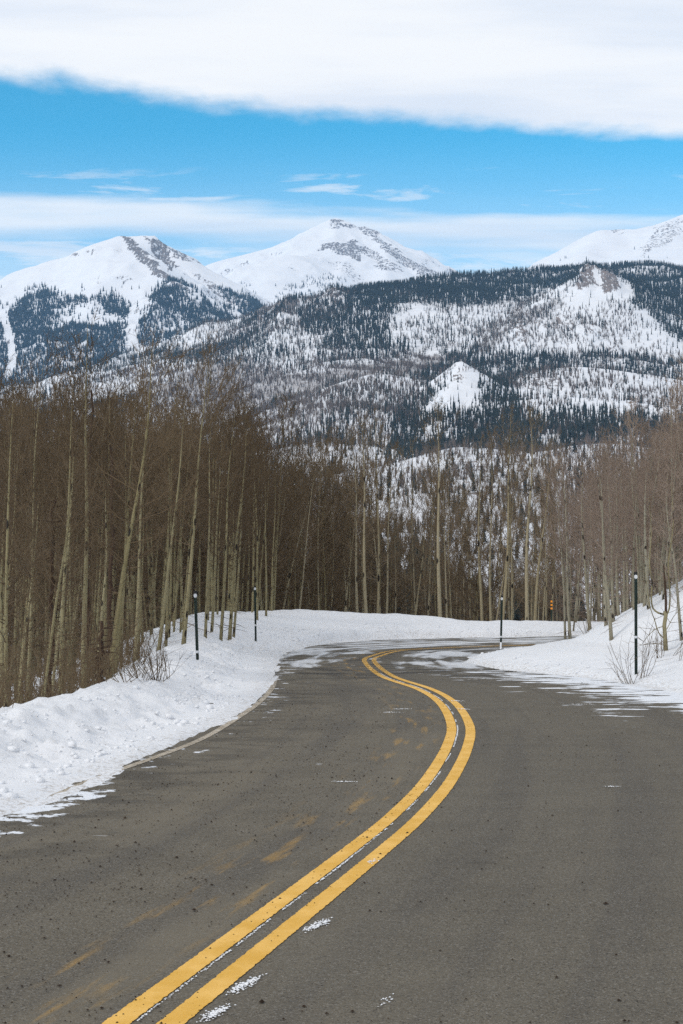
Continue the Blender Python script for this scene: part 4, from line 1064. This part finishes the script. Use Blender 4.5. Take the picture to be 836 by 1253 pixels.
# the wood behind them, one mass
LP = [aspen(500 + i, H=9, r0=.065, start=.26, nb=36, spread=1.25, light=True, dead_low=8, tw=1.35) for i in range(5)]
def mass(name, pts, label, mats):
    tv, tf, mi = [], [], []; b0 = 0
    r = np.random.RandomState(8)
    for x, y, h in pts:
        (v1, f1), (v2, f2) = LP[r.randint(len(LP))]
        z = ground(x, y) - .2; a = r.uniform(0, 6.28); s = h / 9; ca, sa = math.cos(a) * s, math.sin(a) * s
        lx_, ly_ = r.normal(0.02, .04), r.normal(0, .04)
        for v, f, m in ((v1, f1, 0), (v2, f2, 1)):
            q = np.stack([v[:, 0] * ca - v[:, 1] * sa + x + lx_ * v[:, 2] * s, v[:, 0] * sa + v[:, 1] * ca + y + ly_ * v[:, 2] * s, v[:, 2] * s + z], 1)
            tv.append(q); tf.append(f + b0); mi.append(np.full(len(f), m)); b0 += len(q)
    o = obj(name, make_mesh(name, np.concatenate(tv), np.concatenate(tf), mats, True, midx=np.concatenate(mi)))
    tag(o, label, 'forest', kind='stuff')
pts = []
for i in range(300):
    D = rt_.uniform(34, 125); px = rt_.uniform(-60, 335); x = (px - 418) / FPX * D
    if _side(x, D)[1]: pts.append((x, D, crown(x, D, ground(x, D), TOP_L, rt_)))
for i in range(110):
    D = rt_.uniform(120, 220); px = rt_.uniform(330, 700); x = (px - 418) / FPX * D
    pts.append((x, D, crown(x, D, ground(x, D), ([330, 700], [668, 668], 22), rt_)))
pts_r = []
for i in range(170):
    D = rt_.uniform(46, 95); px = rt_.uniform(690, 930); x = (px - 418) / FPX * D
    if nearest(np.array([x]), np.array([D]), RIGHT)[0][0] > 4: pts_r.append((x, D, crown(x, D, ground(x, D), TOP_R, rt_)))
mass('aspen_wood', pts, 'brown leafless aspen wood massed behind the nearer trunks', [M_BARK, M_TWIG])
mass('aspen_wood', pts_r, 'greyer leafless aspen wood massed on the slope right of the road', [M_BARK_GREY, M_TWIG_GREY])

def brush():
    r = np.random.RandomState(66); P0, P1, ra, rb = [], [], [], []
    for k in range(380):
        D = 15 + 45 * r.rand() ** 1.3; px = r.uniform(-80, 320); x = (px - 418) / FPX * D
        X_, Y_ = np.array([x]), np.array([D]); dl = nearest(X_, Y_, LEFT)[0][0]
        if dl < np.interp(D, [0, 24, 40, 60], [2.3, 2.4, 3.6, 6.5]) or inside(X_, Y_, ROADPOLY)[0]: continue
        b_ = np.array([x, D, ground(x, D) - .05]); h = .3 + r.gamma(1.6, .45)
        for m in range(9):
            q = b_ + np.array([r.normal(0, .22), r.normal(0, .22), 0]); t_ = q + np.array([r.normal(0, .35), r.normal(0, .35), 1]) * h * r.uniform(.5, 1)
            P0.append(q); P1.append(t_); ra.append(.006); rb.append(.003)
            for w_ in range(4):
                f = r.uniform(.25, 1); c = q * (1 - f) + t_ * f; P0.append(c); P1.append(c + np.array([r.normal(0, .3), r.normal(0, .3), r.uniform(-.05, .35)]) * h * .45); ra.append(.0035); rb.append(.0018)
    V, F = sticks(np.array(P0), np.array(P1), np.array(ra), np.array(rb), 3)
    tag(obj('undergrowth', make_mesh('undergrowth', V, F, [M_TWIG], False)), 'tangled brown undergrowth between the trunks of the left grove', 'undergrowth', kind='stuff')
brush()

# dark dead snags
def snag(base, top, rad, label, seed):
    e = empty('dead_tree', base); r = np.random.RandomState(seed)
    v = np.array(top) - np.array(base); n = 16; t = np.linspace(0, 1, n)[:, None]
    P = t * v + np.concatenate([r.normal(0, .03, (n, 2)), np.zeros((n, 1))], 1) * (t > 0)
    V, F = tube(P, rad * (1 - 0.6 * t[:, 0]) * r.uniform(.85, 1.15, n), 7)
    obj('trunk', make_mesh('trunk', V, F, [M_DEAD], True), e)
    k = 34; f = r.uniform(.25, .98, k)[:, None]; a = r.uniform(0, 6.28, k); l = r.uniform(.12, .55, k)[:, None]
    P0 = f * v; P1 = P0 + l * np.stack([np.cos(a), np.sin(a), r.uniform(-.4, .3, k)], 1)
    V, F = sticks(P0, P1, np.full(k, .014), np.full(k, .004), 3)
    obj('branches', make_mesh('branches', V, F, [M_DEAD], False), e)
    tag(e, label, 'tree')
for px, py, px2, py2, D, rad, lab in ((135, 830, 137, 545, 30, .06, 'black dead snag with a burl, left of the strongly leaning aspen'), (107, 835, 110, 478, 32, .06, 'reddish dark dead trunk pressed behind the tallest straight aspen'),
                                      (62, 850, 68, 610, 27, .06, 'blackened dead stem among the leftmost aspens'), (122, 838, 124, 760, 25, .07, 'short charred stump of a trunk below the leaning aspen')):
    a, b_ = foot(px, py, D, px2, py2); snag(a, b_, rad, lab, int(px))

# ------------------------------------------------------------------ crooked little tree, shrubs
def crooked_tree():
    D = 30.5; a, top = foot(816, 800, D, 806, 745)
    e = empty('crooked_tree', a); A = np.array(a)
    def pt(px, py, dd=0): return np.array(P3(px, py, D + dd)) - A
    t0 = np.zeros(3)
    V1 = merge([tube([t0, pt(814, 780), pt(813, 765), pt(815, 752), pt(813, 748)], [.055, .045, .042, .042, .034], 9)])
    obj('trunk', make_mesh('trunk', *V1, [M_BARK], True), e)
    V2 = merge([tube([pt(815, 754), pt(815, 735), pt(814, 715), pt(812, 690)], [.03, .028, .024, .01], 7)])
    o = obj('broken_stem', make_mesh('broken_stem', *V2, [M_DEAD], True), e); o['label'] = 'blackened broken upper stem'
    limbs = [([(814, 752), (806, 750), (799, 744), (797, 730), (798, 712), (795, 690), (797, 650), (794, 610)], .032), ([(815, 753), (819, 745), (820, 725), (818, 690), (824, 640), (821, 590)], .028),
             ([(814, 782), (806, 774), (801, 758), (796, 744), (792, 720), (788, 690)], .02), ([(815, 791), (808, 788), (795, 788), (782, 790)], .014), ([(815, 766), (806, 768), (798, 773), (790, 782), (786, 788)], .014),
             ([(816, 770), (824, 755), (830, 748)], .012)]
    parts = []; rr = np.random.RandomState(4); S0, S1 = [], []
    for pl, r_ in limbs:
        P = catmull([(*pt(*q, rr.uniform(-.25, .25)),) for q in pl], .12); obj('limb', make_mesh('limb', *tube(P, np.linspace(r_ * .7, .004, len(P)), 5), [M_BARK], True), e)
        for q in P[len(P) // 3::2]:
            for m in range(2):
                d_ = rr.normal(0, 1, 3); d_[2] = abs(d_[2]); S0.append(q); S1.append(q + d_ / np.linalg.norm(d_) * rr.uniform(.2, .6))
    S0, S1 = np.array(S0), np.array(S1)
    parts.append(sticks(S0, S1, np.full(len(S0), .006), np.full(len(S0), .003), 4 - 1))
    obj('twigs', make_mesh('twigs', *merge(parts), [M_TWIG], True), e)
    tag(e, 'short crooked tree with a black broken stem right of the near right pole', 'tree')
crooked_tree()

def shrub(px, py, D, n, h, spread, label, seed, lean=(0, 0), group=None):
    r = np.random.RandomState(seed); x = (px - 418) / FPX * D; z = ground(x, D); e = empty('bare_shrub', (x, D, z - .05))
    parts = []; S0, S1 = [], []
    for k in range(n):
        a = r.uniform(0, 6.28); o0 = np.array([math.cos(a), math.sin(a) * .5, 0]) * r.uniform(0, spread * .45)
        hh = h * r.uniform(.45, 1.0); tip = o0 + np.array([math.cos(a) * spread * r.uniform(.2, 1) + lean[0] * hh, math.sin(a) * spread * .6 + lean[1] * hh, hh])
        P = [o0, o0 * .5 + tip * .5 + r.normal(0, .04, 3), tip]; P = catmull([tuple(q) for q in P], .08)
        parts.append(tube(P, np.linspace(.0055, .0022, len(P)), 4))
        for m in range(5):
            q = P[r.randint(len(P) // 3, len(P))]; d_ = (tip - o0) / np.linalg.norm(tip - o0) + r.normal(0, .5, 3); S0.append(q); S1.append(q + d_ * r.uniform(.08, .28))
    obj('stems', make_mesh('stems', *merge(parts), [M_TWIG], True), e)
    S0, S1 = np.array(S0), np.array(S1)
    obj('twigs', make_mesh('twigs', *sticks(S0, S1, np.full(len(S0), .003), np.full(len(S0), .0016), 3), [M_TWIG], False), e)
    tag(e, label, 'shrub', group)
shrub(770, 822, 27.2, 9, .95, .40, 'sparse leafless shrub poking through snow around the near right pole', 1, (-.25, 0))
shrub(788, 820, 27.4, 7, .85, .3, 'thin leafless twigs in snow just right of the near right pole', 2, (.35, 0))
shrub(813, 806, 29.6, 10, .8, .45, 'leafless shrub tangled at the foot of the crooked tree', 3, (.2, 0))
shrub(830, 812, 28.6, 5, .7, .3, 'few bare twigs in snow at the right edge of the photo', 9, (.5, 0))
shrub(716, 770, 36, 6, .5, .25, 'tiny bare shrub on the right slope left of the grey clump', 5)
shrub(192, 829, 23.2, 20, .72, .40, 'brown leafless bush on the left snowbank below the left pole', 6, (-.15, 0))
shrub(172, 832, 22.8, 14, .5, .40, 'low brown bush on the left snowbank beside the larger bush', 7, (-.15, 0))
shrub(155, 835, 22.2, 9, .4, .35, 'smallest brown bush at the left end of the bank bushes', 8, (-.1, 0))
shrub(206, 824, 23.8, 3, .85, .10, 'single tall grey twig rising right of the bank bushes', 10, (-.15, 0))

# ------------------------------------------------------------------ roadside poles
M_POLE, pnt, pb = newmat('dark_green_paint', 0.45, 0.4)
setin(pnt, pb, 'Base Color', mix(pnt, noise(pnt, nd(pnt, 'ShaderNodeTexCoord').outputs['Object'], 6.0, 4), (0.006, 0.016, 0.012), (0.014, 0.034, 0.024)))
M_BLACK, _, kb = newmat('black_cap', 0.5, 0.4); kb.inputs['Base Color'].default_value = (0.006, 0.006, 0.007, 1)
M_REFL, rnt, rb_ = newmat('white_reflector', 0.25, 0.6)
setin(rnt, rb_, 'Base Color', mix(rnt, nd(rnt, 'ShaderNodeTexVoronoi', {'Vector': nd(rnt, 'ShaderNodeTexCoord').outputs['Object'], 'Scale': 120.0}).outputs['Distance'], (0.72, 0.74, 0.76), (0.5, 0.52, 0.55)))
M_ORANGE, ont, ob = newmat('orange_reflector', 0.3, 0.5)
setin(ont, ob, 'Base Color', mix(ont, noise(ont, nd(ont, 'ShaderNodeTexCoord').outputs['Object'], 30.0, 2), (0.80, 0.26, 0.015), (0.95, 0.36, 0.03)))

def prism(outline, z0, z1):
    n = len(outline); V = [(x, y, z0) for x, y in outline] + [(x, y, z1) for x, y in outline]
    F = [(i, (i + 1) % n, n + (i + 1) % n, n + i) for i in range(n)]
    return V, F
def pydata(name, V, F, mat_, parent, smooth=False):
    me = bpy.data.meshes.new(name); me.from_pydata([tuple(v) for v in V], [], [tuple(f) for f in F]); me.materials.append(mat_); me.update()
    if smooth: me.polygons.foreach_set('use_smooth', [True] * len(me.polygons))
    return obj(name, me, parent)
def disc(name, r, th, z, y, mat_, parent):
    n = 20; V = []; F = []
    for k in range(n):
        a = 2 * math.pi * k / n; V.append((r * math.cos(a), y, z + r * math.sin(a)))
    for k in range(n):
        a = 2 * math.pi * k / n; V.append((r * .86 * math.cos(a), y - th, z + r * .86 * math.sin(a)))
    for k in range(n): F.append((k, (k + 1) % n, n + (k + 1) % n, n + k))
    F.append(tuple(range(n, 2 * n))); F.append(tuple(range(n - 1, -1, -1)))
    return pydata(name, V, F, mat_, parent)
def pole(x, y, h, tilt, label, band_at, band_h, wrap=False, slip=0.0):
    z = ground(x, y); e = empty('roadside_pole', (x, y, z - .12)); H = h + .12
    e.rotation_euler = (0, tilt, 0); e.scale = (.78, .78, 1)
    # U-channel post: web with two flanges and rims
    o_ = [(-.038, -.012), (-.024, -.012), (-.018, .014), (.018, .014), (.024, -.012), (.038, -.012), (.038, -.006), (.029, -.006), (.022, .021), (-.022, .021), (-.029, -.006), (-.038, -.006)]
    V, F = prism(o_, 0, H); F += [(0, 1, 10, 11), (1, 2, 9, 10), (2, 3, 8, 9), (3, 4, 7, 8), (4, 5, 6, 7)]; m_ = len(o_)
    F += [tuple(q + m_ for q in f)[::-1] for f in F[-5:]]
    pydata('post', V, F, M_POLE, e)
    cap = [(.043 * math.cos(k * .5236), .028 * math.sin(k * .5236) + .004) for k in range(12)]
    V, F = prism(cap, H - .03, H + .035); F.append(tuple(range(12, 24)))
    pydata('cap', V, F, M_BLACK, e)
    disc('reflector', .044, .012, H - .06, -.014, M_REFL, e)
    bz = band_at + .12
    V, F = prism([(.044 * math.cos(k * .5236), .03 * math.sin(k * .5236) + .004) for k in range(12)], bz, bz + band_h); F += [tuple(range(12, 24)), tuple(range(11, -1, -1))]
    pydata('reflective_band', V, F, M_REFL, e)
    if wrap:
        V, F = prism([(.041 * math.cos(k * .5236), .027 * math.sin(k * .5236) + .004) for k in range(12)], .22, .42); pydata('frost', V, F, M_CLUMP, e)
    tag(e, label, 'marker pole', 'reflector poles along the road edges')
    return e
def pole_at(px, D, top_py, tilt, label, band=.6, bh=.05, wrap=False):
    x = (px - 418) / FPX * D; z = ground(x, D); h = P3(px, top_py, D)[2] - z
    pole(x, D, h, tilt, label, band * h, bh, wrap)
pole_at(777, 27.9, 702, R(.3), 'tall dark green reflector pole in snow at right, nearest of the four', .36, .045)
pole_at(243, 28.2, 725, R(-2.2), 'tilted dark reflector pole on the left snowbank in front of olive trunks', .17, .05)
pole_at(313.5, 43.5, 718, R(-1.0), 'small thin reflector pole below the snow mound at the left of the bend', .28, .05)
pole_at(612, 40.6, 730, R(1.6), 'small thin reflector pole at the tip of the right snowbank by the bend', .27, .05, True)

# stake with three orange reflectors behind the far bank
def stake():
    D = 62.0; x = (674.5 - 418) / FPX * D; z = ground(x, D); e = empty('reflector_stake', (x, D, z - .1)); top = P3(674.5, 733.5, D)[2] - z + .1
    V, F = prism([(-.03, 0), (-.03, -.02), (.03, -.02), (.03, 0)], 0, top); F.append((4, 5, 6, 7)); pydata('post', V, F, M_POLE, e)
    for py in (736, 740.3, 744.5):
        zz_ = P3(674.5, py, D)[2] - z + .1; V = []; F = []
        for (yy, s_) in ((-.021, .042), (-.034, .036)):
            V += [(-s_, yy, zz_ - s_), (s_, yy, zz_ - s_), (s_, yy, zz_ + s_), (-s_, yy, zz_ + s_)]
        F = [(0, 1, 5, 4), (1, 2, 6, 5), (2, 3, 7, 6), (3, 0, 4, 7), (4, 5, 6, 7), (3, 2, 1, 0)]
        pydata('reflector', V, F, M_ORANGE, e)
    tag(e, 'post with three stacked orange reflectors among trunks beyond the far bank', 'marker post')
stake()

# ------------------------------------------------------------------ grit and snow scraps on the road
M_GRIT, gnt, gb_ = newmat('grit', 0.9, 0.1)
setin(gnt, gb_, 'Base Color', mix(gnt, noise(gnt, nd(gnt, 'ShaderNodeTexCoord').outputs['Object'], 3.0, 2), (0.012, 0.010, 0.009), (0.06, 0.04, 0.028)))
rs = np.random.RandomState(31)
n = 20000
D = 6 + 26 * rs.rand(n) ** 1.25; X = rs.uniform(-.27, .27, n) * D
keep = inside(X, D, ROADPOLY); X, D = X[keep], D[keep]
dc, _, _, _, sg = nearest(X, D, CENTRE[::3]); lat = dc * sg
keep = rs.rand(len(X)) < np.where(lat > 0.1, 0.65, np.where(lat > -.3, .3, 0.16)) * (0.25 + 1.2 * smooth01((fbm(X, D, 1.6, 3, 91) - .4) / .25)); X, D = X[keep], D[keep]
m = len(X); sz = rs.gamma(2.2, 0.0015, m) + .0018
oc = np.array([(1, 0, 0), (-1, 0, 0), (0, 1, 0), (0, -1, 0), (0, 0, 1), (0, 0, -.3)], float)
V = (oc[None] * sz[:, None, None] * rs.uniform(.6, 1.3, (m, 6, 1)) * np.array([1.1, 1.0, .8])) + np.stack([X, D, base_z(X, D) + .006], 1)[:, None]
F = np.array([(0, 2, 4), (2, 1, 4), (1, 3, 4), (3, 0, 4), (2, 0, 5), (1, 2, 5), (3, 1, 5), (0, 3, 5)])
F = (F[None] + (np.arange(m) * 6)[:, None, None]).reshape(-1, 3)
tag(obj('road_grit', make_mesh('road_grit', V.reshape(-1, 3), F, [M_GRIT], False)), 'dark grit and small stones strewn over the asphalt', 'grit', kind='stuff')

def scraps():
    """crumbs of snow lying in the gap between the yellow lines and in small patches"""
    P, S = [], []
    r = np.random.RandomState(77)
    T = np.gradient(CENTRE, axis=0); T /= np.linalg.norm(T, axis=1)[:, None]; Nn = np.stack([-T[:, 1], T[:, 0]], 1)
    sel = np.where((CENTRE[:, 1] > 5) & (CENTRE[:, 1] < 31))[0]
    for k in range(4200):
        i = r.choice(sel); q = CENTRE[i] + T[i] * r.uniform(-.1, .1)
        if fbm(np.array([q[1]]), np.array([0.]), 0.35, 3, 95)[0] < 0.40: continue
        q = q + Nn[i] * (0.042 + r.normal(0, .004) + 0.012 * (fbm(np.array([q[1]]), np.array([3.]), .5, 3, 96)[0] - .5)); P.append(q); S.append(r.uniform(.002, .006))
    for px, py, n_, sx, sy in ((388, 1133, 190, .13, .035), (300, 1206, 210, .12, .035), (263, 1241, 190, .10, .035), (455, 1055, 30, .05, .03), (750, 963, 40, .06, .03), (420, 957, 60, .10, .03), (478, 872, 60, .14, .05), (490, 868, 60, .14, .04), (560, 858, 80, .12, .12), (568, 868, 60, .08, .12), (712, 862, 60, .2, .06), (470, 1226, 16, .1, .03)):
        c = np.array(gp(px, py)); ang = math.atan2(.93, .35)
        for k in range(n_):
            u, v = r.normal(0, sx * .6), r.normal(0, sy * .5)
            P.append(c + np.array([u * math.cos(1.15) - v * math.sin(1.15), u * math.sin(1.15) + v * math.cos(1.15)]) if py > 1000 else c + np.array([u, v])); S.append(r.uniform(.002, .008))
    P, S = np.array(P), np.array(S); m = len(P)
    V = (oc[None] * S[:, None, None] * r.uniform(.6, 1.4, (m, 6, 1)) * np.array([1.2, 1.2, .6])) + np.stack([P[:, 0], P[:, 1], base_z(P[:, 0], P[:, 1]) + .006], 1)[:, None]
    F = np.array([(0, 2, 4), (2, 1, 4), (1, 3, 4), (3, 0, 4), (2, 0, 5), (1, 2, 5), (3, 1, 5), (0, 3, 5)])
    F = (F[None] + (np.arange(m) * 6)[:, None, None]).reshape(-1, 3)
    tag(obj('snow_crumbs', make_mesh('snow_crumbs', V.reshape(-1, 3), F, [M_CLUMP], True)), 'crumbs of snow between the yellow lines and in scattered scraps', 'snow', kind='stuff')
scraps()

def clods():
    r = np.random.RandomState(55); g = (1 + 5 ** .5) / 2
    ic = np.array([(-1, g, 0), (1, g, 0), (-1, -g, 0), (1, -g, 0), (0, -1, g), (0, 1, g), (0, -1, -g), (0, 1, -g), (g, 0, -1), (g, 0, 1), (-g, 0, -1), (-g, 0, 1)], float) / 1.9
    fc = np.array([(0, 11, 5), (0, 5, 1), (0, 1, 7), (0, 7, 10), (0, 10, 11), (1, 5, 9), (5, 11, 4), (11, 10, 2), (10, 7, 6), (7, 1, 8), (3, 9, 4), (3, 4, 2), (3, 2, 6), (3, 6, 8), (3, 8, 9), (4, 9, 5), (2, 4, 11), (6, 2, 10), (8, 6, 7), (9, 8, 1)])
    i = r.randint(0, len(LEFT) - 1, 9000); t = np.gradient(LEFT, axis=0); t /= np.linalg.norm(t, axis=1)[:, None]; nn = np.stack([-t[:, 1], t[:, 0]], 1)
    P = LEFT[i] + t[i] * r.uniform(-.3, .3, (9000, 1)) + nn[i] * (0.12 + 2.0 * r.beta(1.6, 2.2, (9000, 1)))
    P = P[(P[:, 1] > 9) & (P[:, 1] < 58)]
    P = P[r.rand(len(P)) < smooth01((fbm(P[:, 0], P[:, 1], 1.1, 3, 97) - .36) / .2)]
    j = r.randint(0, len(RIGHT) - 1, 1500); t2 = np.gradient(RIGHT, axis=0); t2 /= np.linalg.norm(t2, axis=1)[:, None]
    Q = RIGHT[j] - np.stack([-t2[:, 1], t2[:, 0]], 1)[j] * (.1 + 1.4 * r.beta(1.2, 3, (1500, 1))); Q = Q[(Q[:, 1] > 18) & (Q[:, 1] < 40)]
    P = np.concatenate([P, Q]); m = len(P); z, e, _ = near_height(P[:, 0], P[:, 1])
    k = e > .05; P, z = P[k], z[k]; m = len(P); sz = np.minimum(r.gamma(1.4, .009, m) + .007, .065)
    V = ic[None] * sz[:, None, None] * r.uniform(.65, 1.25, (m, 12, 1)) * np.array([1.15, 1.15, .8]) + np.concatenate([P, z[:, None] + sz[:, None] * .15], 1)[:, None]
    F = (fc[None] + (np.arange(m) * 12)[:, None, None]).reshape(-1, 3)
    tag(obj('snow_clods', make_mesh('snow_clods', V.reshape(-1, 3), F, [M_SNOW], True, {'edge': np.full(m * 12, 5.0)})), 'clods of snow thrown up by the plough along the road edges', 'snow', kind='stuff')
clods()

# ------------------------------------------------------------------ haze
def haze():
    x0, x1, y0, y1, z0, z1 = -5100, 5100, -2100, 7900, -40, 1660
    V = [(x, y, z) for z in (z0, z1) for x, y in ((x0, y0), (x1, y0), (x1, y1), (x0, y1))]
    F = [(3, 2, 1, 0), (4, 5, 6, 7), (0, 1, 5, 4), (1, 2, 6, 5), (2, 3, 7, 6), (3, 0, 4, 7)]
    m = bpy.data.materials.new('haze'); m.use_nodes = True; n_ = m.node_tree; n_.nodes.clear()
    pv = nd(n_, 'ShaderNodeVolumePrincipled', {'Color': (0.30, 0.60, 1.0, 1), 'Density': 0.000046, 'Anisotropy': 0.0})
    n_.links.new(pv.outputs[0], nd(n_, 'ShaderNodeOutputMaterial').inputs['Volume'])
    o = pydata('haze', V, F, m, None); tag(o, kind='stuff'); return o
haze()
